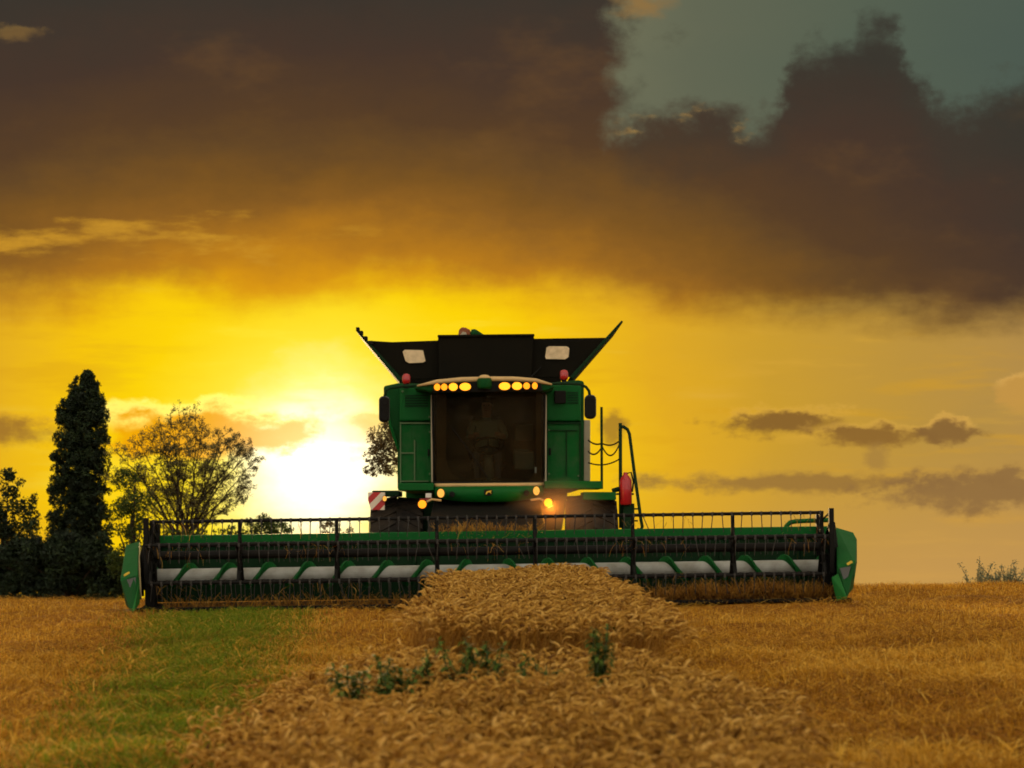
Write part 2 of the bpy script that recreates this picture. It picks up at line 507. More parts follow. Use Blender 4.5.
    # scraps of lit cloud at the top
    for col, rim, *a in [(S(150, 112, 58), S(206, 156, 78), 642, 4, 36, 18, 71.3, .75, .62, .5, 1.3),
                         (S(120, 92, 52), S(172, 134, 66), 12, 33, 30, 9, 73.9, .8, .62, .5, .9)]:
        mk, c = blob(col, rim, *a)
        sky = mix(mk, sky, c)

    # ---- light spreading through the haze around the sun
    halo = mth("EXPONENT", (rad * rad) * (-1. / (78. * 78.)))
    g = nt.nodes.new("ShaderNodeVectorMath"); g.operation = "SCALE"; g.inputs[0].default_value = (.55, .46, .26); put(halo, g.inputs["Scale"])
    sky = mix(1., sky, E(g.outputs[0]), "ADD")

    # ---- the rest of the dome: evening sky behind and above the camera
    nis = nt.nodes.new("ShaderNodeTexSky"); nis.sky_type = "NISHITA"; nis.sun_disc = False
    nis.sun_elevation = R(SUN_EL); nis.sun_rotation = R(SUN_AZ)
    nis.air_density = 1.; nis.dust_density = 2.; nis.ozone_density = 1.
    rest = ramp(dy, [(-1, (1.02, .93, .78, 1)), (-.5, (1.0, .90, .74, 1)), (0, (.68, .58, .44, 1)), (.5, (.42, .34, .24, 1)), (1, (.3, .23, .15, 1))], -1, 1)
    rn = noise(dx * 2.4, dy * 2.4, dz * 3.5, 6, .55)
    rest = mix(sstep(rn, .0, .25) * .4, rest, (.50, .44, .34, 1.))
    front = sstep(dy, .80, .93)
    b1 = nt.nodes.new("ShaderNodeBackground"); put(sky, b1.inputs[0]); b1.inputs[1].default_value = 1.
    b0 = nt.nodes.new("ShaderNodeBackground"); put(rest, b0.inputs[0]); b0.inputs[1].default_value = SKY_K
    b2 = nt.nodes.new("ShaderNodeBackground"); nt.links.new(nis.outputs[0], b2.inputs[0]); b2.inputs[1].default_value = .08
    ad = nt.nodes.new("ShaderNodeMixShader"); ad.inputs[0].default_value = .10      # clear air between the clouds
    nt.links.new(b0.outputs[0], ad.inputs[1]); nt.links.new(b2.outputs[0], ad.inputs[2])
    fm = nt.nodes.new("ShaderNodeMixShader"); put(front, fm.inputs[0])
    nt.links.new(ad.outputs[0], fm.inputs[1]); nt.links.new(b1.outputs[0], fm.inputs[2])
    o = nt.nodes.new("ShaderNodeOutputWorld"); nt.links.new(fm.outputs[0], o.inputs[0])
    w.cycles.sampling_method = "MANUAL"; w.cycles.sample_map_resolution = 1024


SUN_AZ, SUN_EL = -4.1, 3.2
SKY_K = 1.25
build_world()

sun = bpy.data.lights.new("sun", "SUN"); sun.energy = 3.0; sun.angle = R(2.0); sun.color = (1., .66, .28)
so = bpy.data.objects.new("sun", sun); COL.objects.link(so)
a, e = R(SUN_AZ), R(SUN_EL)
so.rotation_euler = (-Vector((math.sin(a) * math.cos(e), math.cos(a) * math.cos(e), math.sin(e)))).to_track_quat("-Z", "Y").to_euler()

# ------------------------------------------------------------------ terrain
K, Y0, TL = .0069, 3.0, 3.3


def terr(x, y):
    x = np.asarray(x, float); y = np.asarray(y, float)
    z = SL * np.clip(x, -40, 40)
    t = np.maximum(0, y - Y0)
    z = z - np.where(t < TL, K * t * t, K * TL * TL + 2 * K * TL * (t - TL))
    z = z +   .024 * np.sin(x * 2.1 + .7 * y) + .020 * np.sin(y * 3.3 - x * 1.2) + .012 * np.sin(x * 5.3 + 1.3) * np.sin(y * 1.7)
    # a low bank of thicker stubble to the right, beyond the header
    z = z + .03 * (1 / (1 + np.exp(np.clip(-(y - 2.6 + .25 * np.sin(x * 1.3)) * 8, -60, 60)))) * (1 / (1 + np.exp(np.clip(-(x - 4.9) * 5, -60, 60))))
    return z


def build_ground():
    xs = np.unique(np.concatenate([np.linspace(-16, 16, 200), [-3000, -1200, -500, -220, -110, -70, -50, -38, -30, -24, -20], [20, 24, 30, 38, 50, 70, 110, 220, 500, 1200, 3000]]))
    ys = np.unique(np.concatenate([np.linspace(-32, 20, 320), [-600, -250, -110, -70, -48, -40, -35], np.linspace(21, 60, 40), [70, 85, 105, 140, 200, 320, 600, 1200, 2500, 4500]]))
    X, Y = np.meshgrid(xs, ys)
    V = np.stack([X, Y, terr(X, Y)], -1).reshape(-1, 3)
    nx, ny = len(xs), len(ys)
    i = np.arange(nx - 1)[None, :] + np.arange(ny - 1)[:, None] * nx
    Q = np.stack([i, i + 1, i + nx + 1, i + nx], -1).reshape(-1, 4)
    m, nt, out = new_mat("stubble_soil")
    b = nt.nodes.new("ShaderNodeBsdfPrincipled"); b.inputs["Roughness"].default_value = .95; b.inputs["Specular IOR Level"].default_value = .1
    tc = nt.nodes.new("ShaderNodeTexCoord")
    n1 = nt.nodes.new("ShaderNodeTexNoise"); n1.inputs["Scale"].default_value = 14; n1.inputs["Detail"].default_value = 9; n1.inputs["Roughness"].default_value = .7
    n2 = nt.nodes.new("ShaderNodeTexNoise"); n2.inputs["Scale"].default_value = .7; n2.inputs["Detail"].default_value = 4
    for n in (n1, n2): nt.links.new(tc.outputs["Object"], n.inputs["Vector"])
    r = nt.nodes.new("ShaderNodeValToRGB")
    for c, p in (((.46, .24, .05), .70),): pass
    r.color_ramp.elements[0].position = .30; r.color_ramp.elements[0].color = (.10, .036, .005, 1)
    r.color_ramp.elements[1].position = .74; r.color_ramp.elements[1].color = (.52, .235, .018, 1)
    e_ = r.color_ramp.elements.new(.5); e_.color = (.31, .125, .010, 1)
    nt.links.new(n1.outputs["Fac"], r.inputs[0])
    mx = nt.nodes.new("ShaderNodeMix"); mx.data_type = "RGBA"; mx.blend_type = "MULTIPLY"; mx.inputs["Factor"].default_value = .6
    r2 = nt.nodes.new("ShaderNodeValToRGB"); r2.color_ramp.elements[0].color = (.55, .5, .45, 1); r2.color_ramp.elements[0].position = .35; r2.color_ramp.elements[1].color = (1.1, 1.05, 1, 1); r2.color_ramp.elements[1].position = .65
    nt.links.new(n2.outputs["Fac"], r2.inputs[0]); nt.links.new(r.outputs[0], mx.inputs["A"]); nt.links.new(r2.outputs[0], mx.inputs["B"])
    nt.links.new(mx.outputs["Result"], b.inputs["Base Color"])
    bp = nt.nodes.new("ShaderNodeBump"); bp.inputs["Strength"].default_value = .8; bp.inputs["Distance"].default_value = .04
    nt.links.new(n1.outputs["Fac"], bp.inputs["Height"]); nt.links.new(bp.outputs[0], b.inputs["Normal"])
    nt.links.new(b.outputs[0], out.inputs[0])
    o = np_mesh("field_ground", V, Q, m, smooth=True)
    tag(o, "golden stubble field sloping gently away to the horizon", "ground", kind="structure")


build_ground()


def blades(P, H, W, lean, tone, bend=.3, yaw=None):
    """P (n,3) feet; each a bent two-segment strip. returns verts, quads, tone per vertex"""
    n = len(P)
    yaw = RNG.uniform(0, 2 * np.pi, n) if yaw is None else yaw
    ld = RNG.uniform(0, 2 * np.pi, n)
    side = np.stack([np.cos(yaw), np.sin(yaw), np.zeros(n)], -1) * (W[:, None] / 2)
    d = np.stack([np.cos(ld) * np.sin(lean), np.sin(ld) * np.sin(lean), np.cos(lean)], -1)
    d2 = np.stack([np.cos(ld) * np.sin(lean + bend), np.sin(ld) * np.sin(lean + bend), np.cos(lean + bend)], -1)
    a = P; m_ = P + d * (H * .55)[:, None]; t = m_ + d2 * (H * .45)[:, None]
    V = np.stack([a - side, a + side, m_ - side * .9, m_ + side * .9, t - side * .45, t + side * .45], 1).reshape(-1, 3)
    i = np.arange(n)[:, None] * 6
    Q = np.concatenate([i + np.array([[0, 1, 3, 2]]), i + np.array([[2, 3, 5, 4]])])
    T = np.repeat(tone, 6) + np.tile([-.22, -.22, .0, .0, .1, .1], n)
    return V, Q, np.clip(T, 0, 1)


def cat(parts):
    Vs, Qs, Ts, k = [], [], [], 0
    for V, Q, T in parts:
        Vs.append(V); Qs.append(Q + k); Ts.append(T); k += len(V)
    return np.concatenate(Vs), np.concatenate(Qs), np.concatenate(Ts)


def in_strip(x, y):
    """where uncut wheat stands"""
    d = D + y
    far = (x > -.47 + .06 * np.sin(y * 2.3)) & (x < 1.13 + .07 * np.sin(y * 1.9)) & (d > 14.6) & (d < 29.6)
    dn = np.clip(d, 5, 11)
    near = (x > -.80 - (dn - 7) * .09 + .07 * np.sin(y * 1.7)) & (x < .93 + (dn - 7) * .10 + .06 * np.sin(y * 2.9)) & (d > 3.2) & (d <= 14.7)
    return far, near


def field_points(n, d0, d1, margin=1.25, pw=1.0):
    """random feet on the field, between two distances from the camera"""
    u = RNG.uniform(0, 1, n)
    d = (d0 ** (pw + 1) + u * (d1 ** (pw + 1) - d0 ** (pw + 1))) ** (1 / (pw + 1))
    half = d * (560 / F) * margin
    x = RNG.uniform(-1, 1, n) * half
    return x, d - D


def tone_field(x, y):
    """broad tonal drift over the stubble: combings, wheel marks and swaths"""
    v = .5 + .16 * np.sin(y * .9 + .6 * np.sin(x * .8)) + .13 * np.sin(y * 2.3 + x * .5 + 1.) + .10 * np.sin(x * 1.7 + y * .3) + .16 * np.sin(x * 4.1 + 2 * np.sin(y * 1.3)) * np.sin(y * 5.2 + 1.7 * np.sin(x * 1.1))
    return v


def build_stubble():
    parts = []
    for n, d0, d1, pw in ((150000, 9.0, 21, 0.6), (130000, 20, 43, .3)):
        x, y = field_points(n, d0, d1, 1.5 if d0 < 15 else 1.25, pw)
        f, nr = in_strip(x, y)
        under = (y > -.9) & (y < 1.2) & (np.abs(x) < 4.6)
        keep = ~(f | nr | under) & (RNG.uniform(0, 1, n) < np.clip(.30 + .95 * tone_field(x, y), 0, 1))
        x, y = x[keep], y[keep]
        x = np.round(x / .13) * .13 + RNG.normal(0, .022, len(x))        # drilled rows
        z = terr(x, y) - .01
        tf = tone_field(x, y)
        k = len(x)
        H = RNG.uniform(.03, .085, k) * (.7 + .6 * tf)
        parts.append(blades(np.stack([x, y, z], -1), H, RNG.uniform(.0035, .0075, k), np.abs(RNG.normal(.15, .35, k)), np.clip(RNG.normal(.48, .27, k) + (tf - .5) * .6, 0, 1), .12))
    # loose straw lying about
    for n, d0, d1, pw in ((90000, 9.0, 22, 0.5), (80000, 21, 43, .2)):
        x, y = field_points(n, d0, d1, 1.2, pw)
        f, nr = in_strip(x, y); keep = ~(f | nr | ((y > -.9) & (y < 1.2) & (np.abs(x) < 4.6)))
        x, y = x[keep], y[keep]; k = len(x); tf = tone_field(x, y)
        z = terr(x, y) + RNG.uniform(.005, .06, k)
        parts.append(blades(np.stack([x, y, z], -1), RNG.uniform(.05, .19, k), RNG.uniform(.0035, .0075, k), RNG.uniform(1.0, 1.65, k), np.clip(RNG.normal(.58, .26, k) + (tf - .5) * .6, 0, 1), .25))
    # long pale straws dropped by the machine
    x, y = field_points(9000, 9., 40, 1.3, .6); f, nr = in_strip(x, y); keep = ~(f | nr | ((y > -.9) & (y < 1.2) & (np.abs(x) < 4.6)))
    x, y = x[keep], y[keep]; k = len(x)
    parts.append(blades(np.stack([x, y, terr(x, y) + RNG.uniform(.02, .08, k)], -1), RNG.uniform(.15, .38, k), RNG.uniform(.005, .009, k), RNG.uniform(1.25, 1.6, k), np.clip(RNG.normal(.88, .12, k), 0, 1), .2))
    # heavier straw on the bank to the right
    n = 16000
    x = RNG.uniform(4.9, 14, n); y = RNG.uniform(2.1, 9, n)
    parts.append(blades(np.stack([x, y, terr(x, y)], -1), RNG.uniform(.04, .09, n), RNG.uniform(.005, .009, n), np.abs(RNG.normal(.2, .3, n)), np.clip(RNG.normal(.40, .2, n), 0, 1), .2))
    V, Q, T = cat(parts)
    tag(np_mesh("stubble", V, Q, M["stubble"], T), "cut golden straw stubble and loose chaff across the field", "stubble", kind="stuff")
    # added green blades, imitating the green lens-flare veil on the left
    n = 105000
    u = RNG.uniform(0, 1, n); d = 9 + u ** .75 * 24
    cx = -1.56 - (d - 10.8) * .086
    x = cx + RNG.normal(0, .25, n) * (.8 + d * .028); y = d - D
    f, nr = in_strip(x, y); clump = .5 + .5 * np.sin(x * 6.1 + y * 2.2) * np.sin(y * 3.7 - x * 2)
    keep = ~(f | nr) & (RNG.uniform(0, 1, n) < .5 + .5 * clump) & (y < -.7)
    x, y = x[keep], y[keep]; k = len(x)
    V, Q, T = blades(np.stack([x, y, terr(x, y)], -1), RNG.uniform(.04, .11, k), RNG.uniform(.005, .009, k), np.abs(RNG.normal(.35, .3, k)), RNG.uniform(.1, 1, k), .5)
    tag(np_mesh("flare_grass", V, Q, M["flare_grass"], T), "short green blades added in the stubble to imitate the lens-flare veil", "flare_grass", kind="stuff")


build_stubble()


# ------------------------------------------------------------------ wheat
def wheat_template(rng, height, droop, awns=9, leaves=2):
    """one stalk with its ear; returns verts, quads, tris, tone"""
    V, Q, Tt = [], [], []
    def strip(pts, wid, side, tones):
        b = len(V)
        for p, w, t in zip(pts, wid, tones):
            V.append(p - side * w / 2); V.append(p + side * w / 2); Tt.extend((t, t))
        for i in range(len(pts) - 1):
            Q.append((b + 2 * i, b + 2 * i + 1, b + 2 * i + 3, b + 2 * i + 2))
    # stem path in the xz plane, nodding at the top
    pts = []; p = np.zeros(3); ang = rng.uniform(.0, .12)
    for i in range(5):
        pts.append(p.copy())
        p = p + np.array([math.sin(ang), 0, math.cos(ang)]) * height / 4.
        ang += droop * (.02, .05, .14, .24, .3)[i]
    pts = np.array(pts)
    sy = np.array([0, 1., 0]); sx = np.array([1., 0, 0])
    w = [.0042, .004, .0036, .003, .0026]
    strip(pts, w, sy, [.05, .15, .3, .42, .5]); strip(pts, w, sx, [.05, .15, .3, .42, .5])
    # ear: chain of rings, zig-zag like spikelets
    q = pts[-1].copy(); n = 7; m = 5
    ear_len = rng.uniform(.056, .078); b = len(V)
    hairs = []
    for i in range(n):
        f = i / (n - 1)
        r = .0074 * math.sin(math.pi * min(1, .16 + f * .80)) ** .7 * (1.2 if i % 2 else .88)
        dirv = np.array([math.sin(ang), 0, math.cos(ang)]); nx = np.array([math.cos(ang), 0, -math.sin(ang)])
        for k in range(m):
            a = 2 * math.pi * k / m + (i % 2) * .6
            V.append(q + (nx * math.cos(a) + sy * math.sin(a) * 1.15) * r); Tt.append(.60 + rng.uniform(-.22, .30))
        if i > 0:
            for k in range(m):
                Q.append((b + (i - 1) * m + k, b + (i - 1) * m + (k + 1) % m, b + i * m + (k + 1) % m, b + i * m + k))
        if i in (1, 2, 3, 4, 5, 6) and awns:
            for s in range(max(1, awns // 8)):
                th = rng.uniform(0, 2 * math.pi); sp = rng.uniform(.25, .55)
                ad = dirv + (nx * math.cos(th) + sy * math.sin(th)) * sp; ad /= np.linalg.norm(ad)
                sd = np.cross(ad, [0.3, .8, .5]); sd /= np.linalg.norm(sd)
                hairs.append((np.array([q, q + ad * rng.uniform(.012, .028)]), [.0026, .0008], sd, [.8, 1.]))
        q = q + dirv * ear_len / (n - 1); ang += droop * .16
    for h_ in hairs: strip(*h_)
    # leaves
    for l in range(leaves):
        z = rng.uniform(.3, .8); base = pts[int(z * 4)]; th = rng.uniform(0, 2 * math.pi)
        d = np.array([math.cos(th), math.sin(th), 0]); s = np.array([-math.sin(th), math.cos(th), 0])
        ll = rng.uniform(.08, .15)
        lp = np.array([base, base + d * ll * .35 + [0, 0, ll * .35], base + d * ll * .75 + [0, 0, ll * .15], base + d * ll + [0, 0, -ll * .25]])
        strip(lp, [.004, .006, .004, .0015], s, [.2, .35, .45, .5])
    return np.array(V), np.array(Q), np.array(Tt)


def plant_wheat(name, x, y, hmin, hmax, droop, label, lean=.12, ntemp=8, awns=12, tmul=1., hfun=None):
    rng = np.random.default_rng(5)
    n = len(x); who = RNG.integers(0, ntemp, n); parts = []
    H = RNG.uniform(hmin, hmax, n)
    if hfun is not None: H = H * hfun(x, y)
    for t in range(ntemp):
        V, Q, T = wheat_template(rng, 1.0, rng.uniform(*droop), awns, 1)
        sel = np.where(who == t)[0]; k = len(sel)
        if not k: continue
        # the template is one metre tall: ears must keep their size, so stalks are shortened below the ear only
        stem_top = V[:, 2].max()
        yaw = RNG.normal(.5, 1.5, k); ca, sa = np.cos(yaw), np.sin(yaw)
        lx, ly = RNG.normal(.02, lean, k), RNG.normal(-.03, lean, k)
        h = H[sel]
        P = np.repeat(V[None], k, 0)
        z = P[..., 2]; zs = 1.0 * .86
        znew = np.where(z < zs, z / zs * (h[:, None] - .09), z - zs + h[:, None] - .09)
        xs = P[..., 0] * np.where(z < zs, .45, 1.); xs = xs - (V[:, 0].max() * .25)
        X = xs * ca[:, None] - P[..., 1] * sa[:, None] + lx[:, None] * znew + x[sel][:, None]
        Y = xs * sa[:, None] + P[..., 1] * ca[:, None] + ly[:, None] * znew + y[sel][:, None]
        Z = znew + terr(x[sel], y[sel])[:, None]
        tone = np.clip((T[None] + RNG.normal(0, .19, k)[:, None]) * tmul, 0, 1)
        W = np.stack([X, Y, Z], -1).reshape(-1, 3)
        Qa = (Q[None] + (np.arange(k) * len(V))[:, None, None]).reshape(-1, 4)
        parts.append((W, Qa, tone.ravel()))
    V, Q, T = cat(parts)
    return tag(np_mesh(name, V, Q, M["wheat"], T), label, "wheat", kind="stuff")


n = 26000
x = RNG.uniform(-.62, 1.36, n); y = RNG.uniform(-15.5, -.3, n)
f, _ = in_strip(x, y)
ok = f & ~((y > -.75) & (RNG.uniform(0, 1, n) < .3))
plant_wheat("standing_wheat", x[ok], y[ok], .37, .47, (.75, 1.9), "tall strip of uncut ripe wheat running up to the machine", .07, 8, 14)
n = 27000
d = 4.4 + RNG.uniform(0, 1, n) ** .8 * 10.3; y = d - D
x = RNG.uniform(-1.4, 1.6, n)
_, nr = in_strip(x + RNG.normal(0, .07, n), y)
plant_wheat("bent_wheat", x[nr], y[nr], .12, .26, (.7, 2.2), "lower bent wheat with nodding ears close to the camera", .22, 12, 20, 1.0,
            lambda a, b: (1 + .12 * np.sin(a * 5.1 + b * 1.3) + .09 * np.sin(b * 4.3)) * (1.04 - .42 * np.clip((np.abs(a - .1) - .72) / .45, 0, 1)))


# ------------------------------------------------------------------ weeds in the wheat
def weed(px, d, h, n, spread, label):
    rng = np.random.default_rng(int(px))
    x = (px - CX) / F * d; y = d - D; z = float(terr(x, y))
    root = empty("weed_plant", (x, y, z))
    tag(root, label, "weed", "green weeds in the wheat")
    st = MB(); tips = []
    for s in range(max(3, n // 16)):
        th = rng.uniform(0, 6.28); sp = rng.uniform(.1, 1) * spread; hh = h * rng.uniform(.7, 1.)
        p = [Vector((0, 0, 0)), Vector((math.cos(th) * sp * .35, math.sin(th) * sp * .35, hh * .5)), Vector((math.cos(th) * sp, math.sin(th) * sp, hh))]
        st.tube(p, [.006, .005, .002], 5); tips.append(p)
    o = st.build("stem", M["stem"], root)
    V, Q, T = [], [], []
    for i in range(n * 5):
        p = tips[rng.integers(len(tips))]; f = rng.uniform(.25, 1.0)
        b = np.array(p[0].lerp(p[1], f * 2) if f < .5 else p[1].lerp(p[2], f * 2 - 1))
        th = rng.uniform(0, 6.28); ll = rng.uniform(.045, .095) * (1.25 - .5 * f); w = ll * rng.uniform(.26, .44)
        el = rng.uniform(-.3, .8)
        d1 = np.array([math.cos(th) * math.cos(el), math.sin(th) * math.cos(el), math.sin(el)])
        d2 = np.array([math.cos(th) * math.cos(el - .7), math.sin(th) * math.cos(el - .7), math.sin(el - .7)])
        s = np.array([-math.sin(th), math.cos(th), 0])
        k = len(V); t = rng.uniform(0, 1)
        m_ = b + d1 * ll * .5; e_ = m_ + d2 * ll * .5
        V += [b - s * w * .12, b + s * w * .12, m_ - s * w * .5, m_ + s * w * .5, e_ - s * w * .08, e_ + s * w * .08]
        Q += [(k, k + 1, k + 3, k + 2), (k + 2, k + 3, k + 5, k + 4)]; T += [t] * 6
    lf = np_mesh("foliage", np.array(V), np.array(Q), M["weed"], np.array(T)); lf.parent = root


M["stem"] = surf("weed_stem", (.06, .10, .03), .7, 0, .3, (.10, .08, .03), 20)
for a in [(350, 12.3, .47, 74, .20, "bushy green weed at the far left end of the weed row"),
          (374, 12.6, .46, 50, .15, "second green weed from the left end of the weed row"),
          (402, 12.4, .50, 66, .17, "leafy green weed just left of the wheat block's corner"),
          (431, 12.7, .45, 40, .13, "thin small green weed below the left corner of the wheat block"),
          (460, 12.6, .52, 74, .17, "taller green weed against the front face of the wheat block"),
          (490, 12.5, .50, 70, .17, "leafy green weed at the right end of the unbroken weed row"),
          (518, 12.3, .43, 30, .11, "low green weed between the weed row and the lone small one"),
          (549, 12.5, .44, 22, .09, "smallest green weed poking from the bent wheat on its own"),
          (597, 12.4, .575, 96, .12, "tallest upright green weed standing alone before the wheat block")]:
    weed(*a)


# ------------------------------------------------------------------ trees
def leaf_cloud(clumps, size, per, rng, flat=.0):
    """clumps: (x,y,z,r) ; per = leaves in a clump of radius 1"""
    V, T = [], []
    for (cx, cy, cz, r) in clumps:
        n = max(6, int(per * r * r))
        g = rng.normal(0, 1, (n, 3)); g /= np.linalg.norm(g, axis=1)[:, None]
        p = g * (r * rng.uniform(.25, 1, (n, 1)) ** .6) + np.array([cx, cy, cz])
        u = rng.normal(0, 1, (n, 3)); u /= np.linalg.norm(u, axis=1)[:, None]
        v = np.cross(u, rng.normal(0, 1, (n, 3))); v /= np.linalg.norm(v, axis=1)[:, None]
        s = size * rng.uniform(.6, 1.35, (n, 1))
        V.append(np.stack([p - u * s, p + v * s * .45, p + u * s, p - v * s * .45], 1).reshape(-1, 3))
        t0 = rng.uniform(.1, .9); T.append(np.repeat(np.clip(rng.normal(t0, .2, n), 0, 1), 4))
    V = np.concatenate(V); T = np.concatenate(T)
    return V, np.arange(len(V)).reshape(-1, 4), T


def tree_root(name, px, y, label, cat_="tree", group=None):
    x = (px - CX) / sc(y)
    z = float(terr(x, y))
    r = empty(name, (x, y, z)); tag(r, label, cat_, group)
    return r, x, z


def rel(px, py, y, x0, z0, dy=0):
    x, z = world_pt(px, py, y)
    return (x - x0, dy, z - z0)


def poplar():
    rng = np.random.default_rng(3); Y = 70.
    r, x0, z0 = tree_root("columnar_tree", 80, Y, "tall dark columnar tree with a double tip left of the machine")
    top = world_pt(80, 373, Y)[1] - z0
    MB().tube([(0, 0, -.3), (.05, 0, top * .4), (0, .05, top * .85)], [.22, .15, .03], 8).build("trunk", M["bark"], r, True)
    prof = [(372, 88, 2), (376, 88, 6), (384, 89, 10), (392, 87, 15), (400, 84, 21), (408, 82, 27), (420, 82, 27), (440, 81, 28), (456, 80, 30), (472, 80, 31), (490, 79, 32), (520, 79, 33), (560, 79, 34), (600, 79, 32), (640, 79, 26)]
    cl = []
    for i in range(len(prof) - 1):
        (y0, c0, w0), (y1, c1, w1) = prof[i], prof[i + 1]
        for k in range(int(14 + (y1 - y0) * 5.5)):
            f = rng.uniform(); py = y0 + f * (y1 - y0); c = c0 + f * (c1 - c0); w = (w0 + f * (w1 - w0)) * 1.02
            th = rng.uniform(0, 6.28); q = rng.uniform(.05, 1.) ** .5
            rr = rng.uniform(.11, .24) * (.65 if py < 395 else 1)
            p = rel(c + math.cos(th) * w * q * .9, py, Y, x0, z0, math.sin(th) * w * q / sc(Y) * .9)
            cl.append((*p, rr))
    for k in range(150):
        py = rng.uniform(396, 600); p = rel(81 + rng.normal(0, 7), py, Y, x0, z0, rng.normal(0, .25)); cl.append((*p, .26))
    for k in range(26):     # second, lower tip
        f = rng.uniform(); p = rel(76.5 - 4 * f + rng.normal(0, 1.0 + 2.4 * f), 376 + f * 30, Y, x0, z0, rng.normal(0, .12)); cl.append((*p, .07 + .12 * f))
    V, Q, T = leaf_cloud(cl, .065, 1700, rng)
    o = np_mesh("crown", V, Q, M["leaf_dark"], T); o.parent = r


def bushy(name, label, blobs, Y, mat, size, per, seed, px, group=None, cat_="tree", fork=.45, sub=14):
    rng = np.random.default_rng(seed)
    r, x0, z0 = tree_root(name, px, Y, label, cat_, group)
    cl = []
    for (bx, by, br) in blobs:
        for k in range(sub):
            g = rng.normal(0, 1, 3); g /= np.linalg.norm(g); q = rng.uniform(.3, 1) ** .5
            p = rel(bx + g[0] * br * q, by + g[2] * br * q * .85, Y, x0, z0, g[1] * br * q / sc(Y))
            cl.append((*p, br / sc(Y) * rng.uniform(.22, .46)))
    st = MB()
    zs = [c[2] for c in cl]; zm = sorted(zs)[len(zs) // 2]
    st.tube([(0, 0, -.2), (.03, 0, zm * .5), (0, 0, zm)], [.19, .14, .07], 7)
    for c in cl[::max(1, len(cl) // 9)]:
        st.tube([(0, 0, zm * fork), (c[0] * .5, c[1] * .5, (zm * fork + c[2]) * .5 + .1), c[:3]], [.06, .04, .012], 5)
    st.build("trunk", M["bark"], r, True)
    V, Q, T = leaf_cloud(cl, size, per, rng)
    o = np_mesh("crown", V, Q, mat, T); o.parent = r


def sparse():
    rng = random.Random(12); nr = np.random.default_rng(8); Y = 66.
    r, x0, z0 = tree_root("open_crowned_tree", 184, Y, "open crowned tree with thin spreading limbs beside the dark columnar tree")
    wood = MB(); cl = []
    P = lambda px, py, dy: Vector(rel(px, py, Y, x0, z0, dy))
    wood.tube([P(182, 640, 0), P(183, 590, 0), P(184, 556, .05)], [.20, .15, .12], 8, False)
    ends = [(117, 476), (124, 455), (137, 441), (150, 436), (160, 428), (172, 423), (184, 421), (196, 422), (207, 426), (217, 434), (229, 442), (243, 445), (254, 449), (250, 465), (246, 482), (238, 500), (128, 497), (140, 470), (168, 446), (192, 445), (214, 458), (228, 470), (150, 486), (205, 480), (178, 470)]
    def spray(a, d, tl, dep):
        td = (d * .55 + Vector((rng.gauss(0, 1), rng.gauss(0, 1), rng.gauss(.2, .7))) * .6).normalized()
        m_ = a + td * tl * .5 + Vector((0, 0, rng.uniform(-.02, .05))); e_ = a + td * tl
        wood.tube([a, m_, e_], [.016 / dep, .012 / dep, .006 / dep], 4, False)
        if dep < 3:
            for k in range(3): spray(m_.lerp(e_, rng.uniform(0, 1)), td, tl * rng.uniform(.45, .7), dep + 1)
        else:
            cl.append((e_.x, e_.y, e_.z, rng.uniform(.05, .12)))
    for (px, py) in ends:
        dy = rng.uniform(-1.3, 1.3)
        a = P(184 + rng.uniform(-9, 9), 556 - rng.uniform(0, 14), dy * .1); e_ = P(px, py, dy)
        pts = []
        for k in range(9):
            f = k / 8.; q = a.lerp(e_, f)
            q.z += .35 * math.sin(math.pi * f) * (abs(px - 184) / 70.) + rng.uniform(-.04, .04); q.x += rng.uniform(-.05, .05); q.y += rng.uniform(-.06, .06)
            pts.append(q)
        wood.tube(pts, [.052 - .0055 * k for k in range(9)], 6, False)
        for k in range(3, 9):
            d = (pts[k] - pts[k - 1]).normalized()
            for _ in range(4 if k >= 7 else 2): spray(pts[k].lerp(pts[k - 1], rng.random()), d, rng.uniform(.45, .85) * (1.1 - .06 * k), 1)
    wood.build("trunk", M["bark"], r, True)
    V, Q, T = leaf_cloud(cl, .038, 1000, nr)
    o = np_mesh("crown", V, Q, M["leaf_thin"], T); o.parent = r


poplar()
sparse()
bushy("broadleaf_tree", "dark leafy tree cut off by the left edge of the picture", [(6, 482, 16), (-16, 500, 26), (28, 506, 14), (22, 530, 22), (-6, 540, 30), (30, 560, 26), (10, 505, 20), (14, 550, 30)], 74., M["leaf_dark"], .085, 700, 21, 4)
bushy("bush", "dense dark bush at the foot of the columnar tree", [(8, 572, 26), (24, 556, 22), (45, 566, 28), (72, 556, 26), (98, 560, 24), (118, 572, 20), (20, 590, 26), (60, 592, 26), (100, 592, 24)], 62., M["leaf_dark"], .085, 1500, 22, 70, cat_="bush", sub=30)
bushy("bush", "tall yellow green bush between the columnar tree and the open crowned tree", [(126, 480, 14), (136, 502, 18), (122, 520, 20), (142, 535, 20), (128, 560, 24)], 60., M["leaf_mid"], .065, 560, 23, 132, cat_="bush", sub=26)
bushy("bush", "low green bush under the open crowned tree, behind the reel", [(170, 548, 18), (200, 544, 18), (232, 540, 16), (215, 565, 24), (180, 570, 24)], 60., M["leaf_mid"], .07, 700, 24, 200, cat_="bush", sub=26)
bushy("bush", "rounded green bush just left of the sun glare", [(262, 528, 15), (280, 534, 12), (248, 540, 14), (268, 552, 22)], 80., M["leaf_mid"], .08, 800, 25, 264, cat_="bush", sub=26)
bushy("bush", "far pale bush below the sun glare, left of the warning board", [(330, 530, 10), (346, 536, 10), (336, 548, 16)], 120., M["leaf_haze"], .10, 560, 26, 336, cat_="bush", sub=14)
